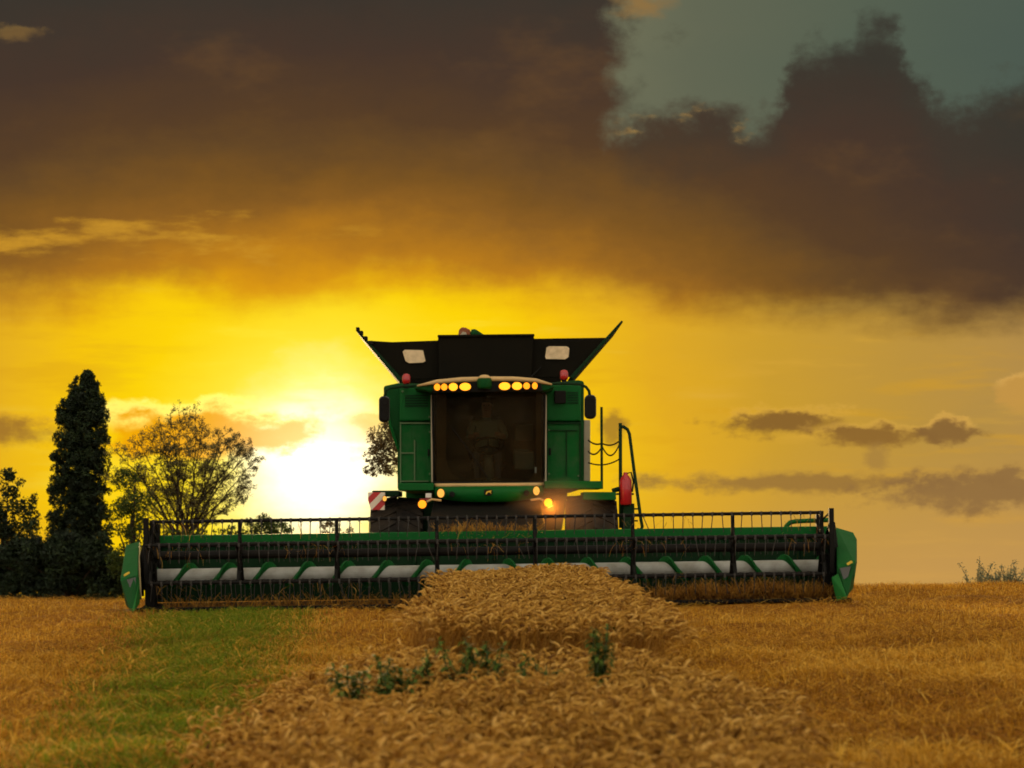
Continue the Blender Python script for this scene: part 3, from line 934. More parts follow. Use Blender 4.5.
bushy("small_crowned_tree", "sunlit tree half hidden behind the left side of the machine", [(386, 438, 17), (398, 426, 18), (378, 456, 13), (372, 470, 8), (392, 466, 13), (408, 446, 20), (420, 470, 16), (416, 430, 14)], 78., M["leaf_haze"], .075, 620, 27, 408, fork=.92, sub=26)


def tall_weed(px, top, label, seed):
    rng = np.random.default_rng(seed); Y = 20.
    x = (px - CX) / sc(Y); z = float(terr(x, Y)); h = world_pt(px, top, Y)[1] - z
    r = empty("tall_weed", (x, Y, z)); tag(r, label, "weed", "tall weeds on the far right skyline")
    st = MB(); P = []
    for i in range(22):
        a = rng.normal(0, .17); b = rng.normal(0, .15); hh = h * (1 if i == 0 else rng.uniform(.25, .85))
        st.tube([(a * .5, b * .5, 0), (a, b, hh * .6), (a * 1.7, b * 1.7, hh)], [.012, .009, .004], 4)
        for k in range(15):
            f = rng.uniform(.25, 1); P.append((a * 1.6 * f + rng.normal(0, .05 * (1.5 - f)), b * 1.6 * f + rng.normal(0, .05), hh * f, rng.uniform(.02, .06)))
    st.build("stem", M["tall_weed_stem"], r)
    V, Q, T = leaf_cloud(P, .02, 800, rng)
    o = np_mesh("foliage", V, Q, M["tall_weed"], T); o.parent = r


M["tall_weed_stem"] = surf("tall_weed_stem", (.10, .11, .06), .8, 0, .3, (.14, .11, .05), 20)
for px, h, lb, sd in [(977, 556, "bushiest grey green weed on the skyline beside the first gap", 1), (998, 564, "low ragged weed on the skyline next to the tall thin one", 2),
                  (1008, 556, "tall thin dark weed stem on the right skyline", 3), (1021, 560, "weed on the skyline at the right edge of the picture", 4)]:
    tall_weed(px, h, lb, sd)

# ------------------------------------------------------------------ the combine harvester
CH = empty("combine_harvester")
CH.rotation_euler = (0, -math.atan(SL), 0)
tag(CH, "big green combine harvester with a wide cutting header and lit amber lamps", "harvester")
pt = lambda mb, name, mat, parent=CH, smooth=False, bevel=.006: mb.build(name, M[mat], parent, smooth, bevel)

# --- header frame
XL, XR = L(146, 560, .9)[0], L(836, 560, .9)[0]
pz = lambda py, y: L(CX, py, y)[1]          # local height of a measured row at the machine's middle
hb = MB()
hb.box(XL, XR, .86, 1.08, pz(542, .9), pz(531, .9))
hf = pt(hb, "header_beam", "green", bevel=.012)
hb = MB(); hb.box(XL, XR, .90, .96, .10, pz(542, .9) - .004)
for k in range(9):
    xx = XL + (XR - XL) * (k + .5) / 9
    hb.box(xx - .02, xx + .02, .86, .90, .12, pz(543, .9) - .01)
pt(hb, "header_back_sheet", "green_dark", hf)
hb = MB(); hb.add([(XL, .95, .09), (XR, .95, .09), (XR, .2, .03), (XL, .2, .03), (XL, -.36, .06), (XR, -.36, .06), (XR, .95, .05), (XL, .95, .05), (XL, .2, .0), (XR, .2, .0), (XR, -.36, .03), (XL, -.36, .03)],
       [(0, 1, 2, 3), (3, 2, 5, 4), (7, 8, 9, 6), (8, 11, 10, 9), (4, 5, 10, 11), (0, 7, 6, 1)])
pt(hb, "header_floor", "black", hf, bevel=0)
# cutter bar with its guard fingers
kb = MB(); kb.box(XL, XR, -.44, -.34, .035, .075)
x = XL
while x < XR:
    kb.add([(x, -.42, .03), (x + .045, -.42, .03), (x + .0225, -.56, .05), (x, -.42, .075), (x + .045, -.42, .075)], [(0, 2, 1), (3, 4, 2), (0, 3, 2), (1, 2, 4), (0, 1, 4, 3)])
    x += .0762
pt(kb, "cutter_bar", "black", bevel=0)

# --- auger
ag = MB(); ya, za = .45, pz(572, .45)
ag.lathe([(.098, XL + .12), (.098, XR - .12)], (0, ya, za), "x", 24)
au = pt(ag, "auger", "galv", smooth=False, bevel=0)
for sgn in (-1, 1):
    fl = MB(); x0 = .22 * sgn; x1 = (XL if sgn < 0 else XR) - .14 * sgn
    pitch, NR, FLH = .50, 20, 1
    turns = abs(x1 - x0) / pitch; N_ = int(turns * NR)
    vs = []
    for i in range(N_ + 1):
        a_ = 2 * math.pi * i / NR * FLH + 1.0; xx = x0 + (x1 - x0) * i / N_
        for rr, dxx in ((.09, -.045), (.172, -.013), (.172, .013), (.09, .045)):
            vs.append((xx + dxx, ya + rr * math.cos(a_), za + rr * math.sin(a_)))
    fs = []
    for i in range(N_):
        for k in range(4):
            fs.append((i * 4 + k, i * 4 + (k + 1) % 4, (i + 1) * 4 + (k + 1) % 4, (i + 1) * 4 + k))
    fl.add(vs, fs)
    pt(fl, "auger_flight", "green", au, bevel=0)

# --- reel
yr, zr, RR = -.12, pz(551, -.12), .42
rx0, rx1 = L(150, 550, yr)[0], L(824, 550, yr)[0]
rl = MB(); rl.lathe([(.055, rx0), (.055, rx1)], (0, yr, zr), "x", 14)
reel = pt(rl, "reel", "black", smooth=False, bevel=0)
ANG = [R(90 + 72 * k) for k in range(5)]
for a_ in ANG:
    by, bz = yr + RR * math.cos(a_), zr + RR * math.sin(a_)
    bt = MB(); bt.tube([(rx0, by, bz), (rx1, by, bz)], .021, 8)
    pt(bt, "reel_bat", "black", reel, bevel=0)
    tn = MB(); x = rx0 + .05
    while x < rx1:
        j = random.gauss(0, .012) + (random.choice((-.05, .05, .07)) if random.random() < .05 else 0)
        tn.tube([(x, by, bz), (x + .003, by - .008, bz - .04), (x + j * .5, by - .014, bz - .13), (x + j, by + .005, bz - .225)], .0058, 5)
        tn.box(x - .012, x + .012, by - .026, by + .026, bz - .03, bz + .026)
        x += .122
    pt(tn, "tine_row", "tine", reel, bevel=0)
for px in (152, 240, 337, 437, 535, 633, 733, 822):
    sx_ = L(px, 550, yr)[0]
    sp = MB()
    for k in range(5):
        c, s_ = math.cos(ANG[k]), math.sin(ANG[k]); c2, s2 = math.cos(ANG[(k + 1) % 5]), math.sin(ANG[(k + 1) % 5])
        sp.tube([(sx_, yr, zr), (sx_, yr + c * RR, zr + s_ * RR)], .026, 6)
        sp.tube([(sx_, yr + c * RR * .62, zr + s_ * RR * .62), (sx_, yr + c2 * RR * .62, zr + s2 * RR * .62)], .014, 5)
    sp.lathe([(.10, sx_ - .02), (.10, sx_ + .02)], (0, yr, zr), "x", 16)
    pt(sp, "reel_spider", "black", reel, bevel=0)
# reel lift arms and end frames
for (a, b, c) in ((147, 154, -1), (826, 831, 1)):
    xa = L(a if c < 0 else b, 550, yr)[0]
    ar = MB()
    ar.box(xa - .035, xa + .035, -.18, .98, zr - .04, zr + .06)
    ar.box(xa - .05, xa + .03, .80, .92, .15, pz(519, .85))
    ar.box(xa - .03, xa + .03, -.22, -.12, zr - .34, pz(513, -.12))
    ar.tube([(xa + .05 * c, .6, .3), (xa + .05 * c, .1, zr)], .03, 8)
    ar.box(xa - .06, xa + .06, .05, .35, .08, zr - .1)
    ar.tube([(xa - .02 * c, -.12, zr + .1), (xa + .05, .3, zr + .42), (xa, .8, zr + .30)], .014, 6)
    pt(ar, "reel_arm", "black")

# --- end dividers
def divider(left):
    dm, tip = MB(), MB()
    if left:
        body = [L3(126, 545, .9), L3(140, 541, .9), L3(126, 596, .9), L3(142, 600, .9), L3(120, 579, -.55), L3(138, 575, -.55), L3(124, 592, -.7), L3(137, 590, -.6), L3(125, 552, .3), L3(139, 547, .3)]
        tp = [L3(120.5, 581, -.56), L3(130, 611, -1.25), L3(133.5, 611, -1.25), L3(126, 606, -.4), L3(139.5, 577, -.57), L3(138, 606, -.5), L3(135, 575, -.60)]
        inner = [L3(139.5, 578, -.575), L3(136.5, 578, -.60), L3(131.5, 611.6, -1.27), L3(134.5, 611.6, -1.27), L3(140, 604, -.6)]
        mark = [(123.5, 574.5), (129, 571.5), (129.5, 573.6), (124, 576.8)]
        grey = [L3(126.5, 579.5, -.64), L3(136, 577, -.64), L3(135, 588, -.82), L3(131, 591, -.86), L3(133, 585, -.60)]
    else:
        body = [L3(836, 527, .9), L3(853, 532, .9), L3(836, 592, .9), L3(853, 590, .9), L3(857, 539, .6), L3(857, 562, -.35), L3(837, 566, -.5), L3(855, 561, -.55), L3(838, 584, -.6), L3(855, 576, -.6), L3(846, 597, -.5)]
        tp = [L3(855.5, 563, -.56), L3(847, 599, -1.2), L3(851, 590, -.8), L3(838, 568, -.57), L3(840, 592, -.5), L3(853, 580, -.4)]
        inner = [L3(831, 577, -.60), L3(838.5, 573, -.62), L3(847.5, 598.5, -1.27), L3(837, 601, -1.0), L3(834, 590, -.45), L3(843, 598, -.45)]
        mark = [(846.5, 563.5), (851.5, 560.5), (853, 562.5), (848, 565.5)]
        grey = [L3(839.5, 568, -.64), L3(851, 566, -.66), L3(848, 577, -.80), L3(843.5, 580, -.84), L3(845, 572, -.5)]
    dm.hull(body)
    o = pt(dm, "end_divider", "green", bevel=.02)
    tip.hull(tp); pt(tip, "divider_shoe", "green_dull", o, bevel=.015)
    pt(MB().hull(inner), "divider_point", "green_bright", o, bevel=.012)
    pt(MB().hull(grey), "divider_plate", "grey", o, bevel=.006)
    ym = -.66
    pt(MB().pprism(mark, ym, ym + .03), "divider_badge", "yellow", o, bevel=.004)


divider(True); divider(False)
# hydraulic pipe on the right of the header beam
hp = MB(); p_ = [L3(784, 532, 1.0), L3(786.5, 526, 1.0), L3(790, 522.5, 1.0), L3(796, 521.3, 1.0), L3(828, 520.0, 1.0), L3(833, 524, 1.0), L3(834, 532, 1.0)]
hp.tube(p_, .03, 8); pt(hp, "hydraulic_pipe", "green", smooth=True, bevel=0)
# hoses at the left end
hs = MB()
for k in range(4):
    hs.tube([L3(143 + k, 596 - 6 * k, .2), L3(141 + 2 * k, 556, .1), L3(147 + k * 1.5, 533 - 2 * k, .3), L3(150 + 2 * k, 541, .9)], .018, 6)
pt(hs, "hydraulic_hose", "black", smooth=True, bevel=0); hs = MB()
for k in range(3):
    hs.tube([L3(836 - k, 592 - 5 * k, .2), L3(838 - 2 * k, 556, .1), L3(834 - k * 1.5, 523 - 2 * k, .3), L3(830 - 2 * k, 536, .9)], .016, 6)
pt(hs, "hydraulic_hose", "black", smooth=True, bevel=0)

# --- feeder house
fh = MB()
fh.add([(*p, ) for p in [(-.78, 1.08, .18), (.78, 1.08, .18), (.78, 1.08, .95), (-.78, 1.08, .95), (-.72, 3.4, .75), (.72, 3.4, .75), (.72, 3.4, 1.45), (-.72, 3.4, 1.45)]],
       [(0, 1, 2, 3), (7, 6, 5, 4), (0, 4, 5, 1), (1, 5, 6, 2), (2, 6, 7, 3), (3, 7, 4, 0)])
pt(fh, "feeder_house", "black", bevel=.02)

# --- wheels
def wheel(cx, cy, r, w, n=22, dz=0.):
    t = MB(); h = w / 2
    t.lathe([(r * .56, -h * .86), (r * .62, -h * .95), (r * .84, -h), (r * .93, -h * .90), (r * .955, -h * .5), (r * .955, h * .5), (r * .93, h * .90), (r * .84, h), (r * .62, h * .95), (r * .56, h * .86)], (cx, cy, r + dz), "x", 40)
    for k in range(n):
        for s in (-1, 1):
            a0 = 2 * math.pi * (k + (.5 if s > 0 else 0)) / n
            vs = []
            for (lx, da) in ((.02, 0), (.98, .26)):
                for dw in (-.055, .055):
                    for rr in (r * .93, r * 1.0 if lx < .5 else r * .965):
                        a_ = a0 + da + dw
                        vs.append((cx + s * h * lx, cy + rr * math.cos(a_), r + dz + rr * math.sin(a_)))
            t.add(vs, [(0, 1, 3, 2), (4, 6, 7, 5), (0, 4, 5, 1), (2, 3, 7, 6), (1, 5, 7, 3), (0, 2, 6, 4)])
    wh = empty("wheel"); wh.parent = CH
    pt(t, "tyre", "rubber", wh, bevel=0)
    rm = MB(); rm.lathe([(r * .57, -h * .8), (r * .50, -h * .5), (r * .2, -h * .3), (r * .2, h * .3), (r * .50, h * .5), (r * .57, h * .8)], (cx, cy, r + dz), "x", 32)
    pt(rm, "rim", "yellow", wh, smooth=False, bevel=0)


yw = 3.5
wl0, wl1 = L(371.5, 510, yw)[0], L(424, 510, yw)[0]
wr0, wr1 = L(566, 510, yw)[0], L(616, 510, yw)[0]
wheel((wl0 + wl1) / 2, yw, .72, wl1 - wl0)
wheel((wr0 + wr1) / 2, yw, .72, wr1 - wr0)
wheel(-1.25, 7.0, .50, .5, 18, -.11); wheel(1.25, 7.0, .50, .5, 18, -.11)
ax = MB(); ax.tube([(wl1, yw, .74), (wr0, yw, .74)], .16, 12); ax.box(-.95, .95, 3.2, 8.2, .85, 1.35); ax.tube([(-1.25, 7.0, .39), (1.25, 7.0, .39)], .09, 10); ax.box(-.12, .12, 6.85, 7.15, .38, .9)
pt(ax, "chassis", "green_dark", bevel=.015)

# --- body and side shields
yb = 3.25
bd = MB()
bd.prism([L(a, b, yb) for a, b in [(383.5, 386), (398, 383), (578, 380), (584, 381), (584, 489), (397.5, 490), (397.5, 452), (389, 422), (384, 402)]], 4.30, 8.4)
bd.prism([L(a, b, yb) for a, b in [(383.5, 386), (398, 383), (432.5, 384), (432.5, 490), (397.5, 490), (397.5, 452), (389, 422), (384, 402)]], yb, 4.30)
bd.prism([L(a, b, yb) for a, b in [(546, 383), (578, 380), (584, 381), (584, 489), (546, 489)]], yb, 4.30)
body = pt(bd, "body", "green_dull", bevel=.03)
rear = MB(); rear.hull([Vector(p) for p in [(-1.3, 8.4, 1.5), (1.3, 8.4, 1.5), (-1.3, 8.4, 2.6), (1.3, 8.4, 2.6), (-1.1, 9.3, 1.3), (1.1, 9.3, 1.3), (-1.1, 9.1, 2.1), (1.1, 9.1, 2.1), (-1.2, 8.4, .9), (1.2, 8.4, .9)]])
pt(rear, "straw_hood", "green_dull", bevel=.03)
# shields either side of the cab
for (x0, x1, ytop) in ((399.5, 432.5, 388), (546, 581, 385)):
    pt(MB().pbox(x0, x1, ytop, 421, yb - .09, yb + .02), "upper_shield", "green", bevel=.02)
    lo = pt(MB().pbox(x0, x1, 424, 482.5, yb - .13, yb + .02), "lower_shield", "green_dusty", bevel=.02)
    tr_ = MB()
    for (a, b, c, d) in ((x0 + .3, x0 + 1.6, 422, 483), (x1 - 1.6, x1 - .3, 422, 483), (x0 + 1.8, x1 - 1.8, 422.3, 423.7)):
        tr_.pbox(a, b, c, d, yb - .155, yb - .12)
    if x0 < 450:
        tr_.pbox(x0 + 1.7, x0 + 15.5, 452.3, 453.7, yb - .155, yb - .12); tr_.pbox(x0 + 14.5, x0 + 15.6, 440, 481.5, yb - .153, yb - .12)
        tr_.pbox(x0 + 1.8, x1 - 4, 480.6, 481.7, yb - .155, yb - .12)
    else:
        tr_.pbox(x0 + 4, x1 - 4, 430, 430.9, yb - .155, yb - .12); tr_.pbox(x0 + 20, x0 + 20.9, 431, 476, yb - .153, yb - .12)
    pt(tr_, "shield_seam", "seam" if x0 < 450 else "green_dark", lo, bevel=0)
pt(MB().tube([L3(385.5, 402, yb - .05), L3(391, 428, yb - .05), L3(398.5, 450, yb - .05)], .022, 6), "shield_brace", "green", bevel=0)
pt(MB().pbox(583.6, 590.3, 420, 481, yb + .1, yb + .5), "body_edge_panel", "beige", bevel=.01)
# vents, latches and bolt heads on the shields
for (x0, x1, y0) in ((405, 428, 395), (567.5, 578, 392)):
    vt = MB()
    for k in range(5): vt.pbox(x0, x1, y0 + k * 2.6, y0 + k * 2.6 + 1.1, yb - .105, yb - .085)
    pt(vt, "vent", "green_dark", bevel=0)
for (px, py) in ((430, 432), (430, 474), (549, 430), (549, 474), (578.5, 476), (402.5, 391.5), (429.5, 417)):
    bl_ = MB(); c_ = L3(px, py, yb - .13); bl_.lathe([(.016, .03), (.016, -.008), (.008, -.014)], c_, "y", 8); pt(bl_, "bolt", "seam", bevel=0)
pt(MB().pbox(427.5, 429.5, 449, 456, yb - .16, yb - .12), "latch", "black", bevel=.004)
pt(MB().pbox(549, 551, 448, 455, yb - .16, yb - .12), "latch", "black", bevel=.004)
# dark screen on the upper right shield
pt(MB().pbox(554.5, 566, 390.5, 403.5, yb - .15, yb - .085), "intake_grille", "black", bevel=.01)
# platforms
pf = pt(MB().pbox(398, 434, 483, 490.5, 2.75, 3.9), "platform", "green", bevel=.012)
pf = pt(MB().pbox(544.5, 602.5, 481, 488.8, 2.75, 3.9), "platform", "green", bevel=.012)
pt(MB().pbox(583, 616, 492, 500, 2.8, 3.7), "step_plate", "green", bevel=.012)
pt(MB().pbox(372, 399, 490.5, 496, 2.9, 4.2), "mudguard", "green_dark", bevel=.012)

# --- cab
y_g = 2.62
def cab_y(px): return y_g + .30 * ((px - 488.5) / 56.) ** 4 * .8
ws = MB(); NX, NZ = 22, 10; vs = []
for j in range(NZ + 1):
    f = j / NZ
    for i in range(NX + 1):
        u = i / NX
        pxl = 433.5 + (543.8 - 433.5) * u; xm = 433.5 + 1.2 * f + (543.8 - 433.5 - 1.6 * f) * u
        py = 389.5 + (482.0 - 389.5) * f
        yy = cab_y(pxl) + .10 * f - .06 * math.sin(math.pi * f)
        x_, z_ = L(xm, py, yy); vs.append((x_, yy, z_))
fs = [(j * (NX + 1) + i, j * (NX + 1) + i + 1, (j + 1) * (NX + 1) + i + 1, (j + 1) * (NX + 1) + i) for j in range(NZ) for i in range(NX)]
cabE = empty("cab"); cabE.parent = CH
ws.add(vs, fs); wsh = pt(ws, "windscreen", "glass", cabE, True, 0)
# pillars, head and sill of the screen
fr_ = MB()
for px_ in (432.9, 544.4):
    pth = [L3(px_ + (1.0 if px_ < 488 else -.6) * f * 1.2, 388 + 95 * f, cab_y(px_) + .12 * f - .04 * math.sin(math.pi * f)) for f in (0, .25, .5, .75, 1)]
    fr_.tube(pth, .021, 6)
sill = [L3(p, 482.8, cab_y(p) + .10) for p in np.linspace(433, 544.4, 14)]
fr_.tube(sill, .02, 6)
pt(fr_, "screen_frame", "black", cabE, True, 0)
for px_ in (431.6, 545.9):
    pt(MB().tube([L3(px_, 395, 2.88), L3(px_, 418, 2.86), L3(px_ + (.6 if px_ < 488 else -.2), 482, 2.90)], .011, 5), "pillar_trim", "beige", cabE, bevel=0)
# dark inner edge of the screen: cab shell and brown reflection plates
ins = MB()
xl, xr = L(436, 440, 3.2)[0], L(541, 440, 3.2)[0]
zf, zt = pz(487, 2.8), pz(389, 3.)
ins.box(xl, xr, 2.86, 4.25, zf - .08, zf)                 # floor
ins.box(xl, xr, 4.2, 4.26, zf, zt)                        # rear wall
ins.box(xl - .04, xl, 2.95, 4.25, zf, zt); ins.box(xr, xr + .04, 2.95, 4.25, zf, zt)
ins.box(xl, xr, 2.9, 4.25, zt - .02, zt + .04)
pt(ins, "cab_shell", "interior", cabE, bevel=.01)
lnv = MB()  # brown reflection at the screen's edges, modelled as flat plates
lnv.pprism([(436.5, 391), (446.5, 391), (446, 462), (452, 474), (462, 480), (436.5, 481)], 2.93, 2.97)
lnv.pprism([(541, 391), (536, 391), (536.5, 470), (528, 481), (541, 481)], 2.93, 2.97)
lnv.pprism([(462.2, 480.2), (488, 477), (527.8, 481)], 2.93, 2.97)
pt(lnv, "reflection_plate", "screen_reflection", cabE, bevel=.004)
# seat, steering column and wheel, console
sx0 = L(487, 440, 3.6)[0]; zs = pz(462, 3.6)
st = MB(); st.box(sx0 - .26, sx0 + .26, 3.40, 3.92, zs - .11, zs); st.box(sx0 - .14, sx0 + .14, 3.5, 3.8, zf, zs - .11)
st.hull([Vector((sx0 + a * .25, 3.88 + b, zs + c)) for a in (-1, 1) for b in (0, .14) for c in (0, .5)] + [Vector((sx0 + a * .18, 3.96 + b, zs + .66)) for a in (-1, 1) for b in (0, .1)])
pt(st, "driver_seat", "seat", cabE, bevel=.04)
cx_ = L(488.5, 460, 3.05)[0]
stc = MB(); stc.tube([(cx_, 2.98, zf), (cx_, 3.02, zf + .32), (cx_, 3.13, pz(450, 3.1))], [.085, .06, .05], 10)
sw = pt(stc, "steering_column", "column", cabE, True, 0)
wz = pz(447, 3.12); whl = MB()
tilt = R(35)
cen = Vector((cx_, 3.14, wz + .02)); e1 = Vector((1, 0, 0)); e2 = Vector((0, math.cos(tilt), math.sin(tilt)))
whl.tube([cen + (e1 * math.cos(t) + e2 * math.sin(t)) * .20 for t in np.linspace(0, 2 * math.pi, 25)], .016, 6, False)
for t in (R(90), R(210), R(330)):
    whl.tube([cen, cen + (e1 * math.cos(t) + e2 * math.sin(t)) * .20], .014, 5)
pt(whl, "steering_wheel", "black", cabE, True, 0)
cn = MB(); cn.box(sx0 + .36, sx0 + .58, 3.1, 3.9, zs - .05, zs + .16); cn.box(L(514, 450, 3.)[0], L(534, 450, 3.)[0], 2.98, 3.02, pz(470, 3.), pz(452, 3.))
pt(cn, "console", "column", cabE, bevel=.015)
pt(MB().pbox(515, 533, 424, 441, 3.5, 3.54), "monitor", "column", cabE, bevel=.01)
pt(MB().pbox(534.7, 536.6, 467, 473, 2.665, 2.672), "screen_sticker", "column", cabE, bevel=0)
# wiper
pt(MB().tube([L3(488, 478, 2.66), L3(470, 452, 2.60), L3(450, 425, 2.62)], .008, 5), "wiper", "black", cabE, bevel=0)

# roof
rf = MB()
rf.pprism([(414, 388.5), (417, 385.6), (437, 381.6), (462, 379.4), (488, 378.6), (514, 378.6), (536, 380.2), (552, 384.0), (555, 387), (546, 390.6), (431, 391.8)], 2.42, 4.35)
roof = pt(rf, "roof", "green_dull", cabE, bevel=.02)
tm = MB()
tp_ = [(417, 385.9), (437, 381.9), (462, 379.8), (488, 379.0), (514, 379.0), (536, 380.6), (552, 384.4)]
tm.tube([L3(a, b, 2.40) for a, b in tp_], [.012, .032, .036, .034, .034, .030, .012], 8)
pt(tm, "roof_trim", "cream", cabE, True, 0)
vz = MB(); vz.pprism([(434, 384.0), (462, 381.6), (488, 381.0), (514, 381.0), (541, 383), (543, 391.5), (432, 392.8)], 2.385, 2.44)
pt(vz, "roof_visor", "black", cabE, bevel=.01)
# receiver dome
gd = MB(); c_ = L3(484.5, 383.5, 2.36)
gd.lathe([(.085, -.07), (.10, -.04), (.10, .04), (.085, .075), (.045, .095)], c_, "z", 16)
pt(gd, "receiver_dome", "green_dull", cabE, True, 0)
pt(MB().lathe([(.088, .066), (.086, .085), (.05, .112), (.02, .118)], c_, "z", 16), "dome_cap", "cream", cabE, True, 0)

# --- lamps
def lamp(name, px, py, y, rx, rz, mat, parent=CH, depth=.05, case="black"):
    c = L3(px, py, y); o = MB(); n = 18
    s = sc(y)
    a_, b_ = rx / s, rz / s
    vs = [];
    for rr, dd in ((1.0, .0), (.92, -.012), (.6, -.024), (.2, -.03)):
        for k in range(n):
            t = 2 * math.pi * k / n; vs.append((c.x + a_ * rr * math.cos(t), c.y + dd, c.z + b_ * rr * math.sin(t)))
    fs = [(i * n + k, i * n + (k + 1) % n, (i + 1) * n + (k + 1) % n, (i + 1) * n + k) for i in range(3) for k in range(n)] + [tuple(3 * n + k for k in range(n))]
    o.add(vs, fs)
    cs = MB(); vs = []
    for rr, dd in ((1.16, -.012), (1.20, .01), (1.05, depth), (.6, depth + .02)):
        for k in range(n):
            t = 2 * math.pi * k / n; vs.append((c.x + a_ * rr * math.cos(t), c.y + dd, c.z + b_ * rr * math.sin(t)))
    cs.add(vs, [(i * n + k, i * n + (k + 1) % n, (i + 1) * n + (k + 1) % n, (i + 1) * n + k) for i in range(3) for k in range(n)] + [tuple(3 * n + k for k in range(n)), ])
    h = pt(cs, name, case, parent, True, 0)
    pt(o, "lamp_lens", mat, h, True, 0)
    return h


for px, rx in ((437.2, 3.5), (444.2, 3.5), (453.2, 4.9), (465.2, 6.2), (504.6, 6.2), (517.0, 5.5), (526.6, 3.6), (534.8, 3.0)):
    dy_ = -.0143 * (px - 488)
    lamp("work_light", px, 386.4 + dy_, 2.365, rx * .92, 3.9 if rx > 4.5 else 3.4, "amber_big" if rx > 4.5 else "amber")
lamp("driving_light", 440.8, 493.2, 2.50, 3.6, 4.4, "amber_dim", case="green_dark")
lamp("driving_light", 536.4, 490.8, 2.50, 3.2, 4.4, "amber_dim", case="green_dark")
for (px, py, x0, y0, mt) in ((422.2, 504.2, 441, 500.5, "amber"), (548.2, 502.6, 531, 500, "amber_big")):
    lamp("outrigger_light", px, py, 2.36, 4.2, 4.2, mt)
    pt(MB().tube([L3(px, py, 2.42), L3((px + x0) / 2, min(py, y0) - 1.2, 2.44), L3(x0, y0, 2.5)], .016, 6), "light_bracket", "cream", bevel=0)
pt(MB().pbox(425.5, 431.5, 493.3, 497.8, 2.6, 2.66), "reflector", "white", bevel=.006)
pt(MB().pbox(419.5, 431, 498.6, 499.6, 2.58, 2.66), "reflector_bar", "red", bevel=.0)
# red beacons
for px, py in ((406.3, 378.2), (564.0, 374.3)):
    c_ = L3(px, py, 3.1); bcn = MB()
    bcn.lathe([(.048, -.075), (.058, -.04), (.058, .02), (.045, .05), (.02, .062)], c_, "z", 14)
    bo = pt(bcn, "beacon", "red_lens", CH, True, 0)
    pt(MB().lathe([(.035, -.14), (.035, -.075)], c_, "z", 10), "beacon_stalk", "black", bo, bevel=0)

# --- bumper below the screen
bp_ = MB(); cols = np.linspace(434.5, 543.5, 25); vs = []
for p in cols:
    q_ = (p - 489.) / 54.5
    yb_ = cab_y(p) - .03
    lower = 501.8 - 6.2 * abs(q_) ** 3.0 - .0143 * (p - 488)
    for py, dyy in ((486.4 - .010 * (p - 488), 0), (492.5 - .012 * (p - 488), -.05), (lower, .02), (lower + .6, .3), (487 - .01 * (p - 488), .32)):
        x_, z_ = L(p, py, yb_); vs.append((x_, yb_ + dyy, z_))
n_ = len(cols)
fs = [(i * 5 + k, i * 5 + (k + 1) % 5, (i + 1) * 5 + (k + 1) % 5, (i + 1) * 5 + k) for i in range(n_ - 1) for k in range(5)] + [(0, 1, 2, 3, 4), tuple((n_ - 1) * 5 + k for k in (4, 3, 2, 1, 0))]
bp_.add(vs, fs); bmp = pt(bp_, "bumper", "green", CH, True, 0)
ck = MB(); ck.tube([L3(p, 485.0 - .008 * (p - 488), cab_y(p) + .005) for p in np.linspace(434.5, 543, 16)], .027, 8)
pt(ck, "bumper_trim", "cream", bmp, True, 0)
em = MB(); em.pprism([(484.4, 489.6), (492.2, 489.4), (492.6, 493.5), (490.6, 495.6), (486, 495.7), (484, 493.6)], 2.53, 2.56)
eo = pt(em, "emblem", "black", CH, bevel=.004)
pt(MB().pprism([(485.6, 494.2), (486.2, 492), (487.6, 491.1), (490.2, 490.6), (491.4, 490.2), (491.3, 491.4), (490.6, 491.8), (491.4, 493.6), (490.5, 493.4), (489.6, 492.3), (487.6, 492.6), (486.5, 494.5)], 2.522, 2.53), "emblem_figure", "yellow", eo, bevel=0)
for px, py in ((452, 494.3), (526.5, 493)):
    c_ = L3(px, py, 2.56); pt(MB().lathe([(.04, 0), (.04, -.03), (.02, -.035)], c_, "y", 12), "bumper_plug", "black", bmp, bevel=0)

# --- mirrors
def mirror(cx, cy, w, h, arm):
    mb = MB(); s = sc(2.4); pts = []
    rr = w * .42
    for (sx, sy, a0) in ((1, -1, 0), (-1, -1, 90), (-1, 1, 180), (1, 1, 270)):
        for k in range(5):
            t = R(a0 + k * 22.5); pts.append((cx + sx * (w / 2 - rr) + rr * math.cos(t), cy + sy * (h / 2 - rr) - rr * math.sin(t)))
    mb.pprism(pts, 2.36, 2.47)
    o = pt(mb, "mirror", "black", bevel=.02)
    edge = MB(); edge.pprism([((a - cx) * 1.13 + cx, (b - cy) * 1.06 + cy) for a, b in pts], 2.44, 2.50)
    pt(edge, "mirror_shell", "grey", o, bevel=.01)
    am = MB(); am.tube([L3(a, b, 2.46) for a, b in arm], .02, 8)
    pt(am, "mirror_arm", "green_dark", o, True, 0)


mirror(384.2, 409.2, 9.5, 25, [(425, 385.5), (405, 386), (390, 388), (386, 391), (384.3, 398)])
mirror(590.4, 406.8, 10.5, 23, [(548, 384), (565, 383.4), (580, 384.2), (586, 387), (589, 391), (590, 397)])

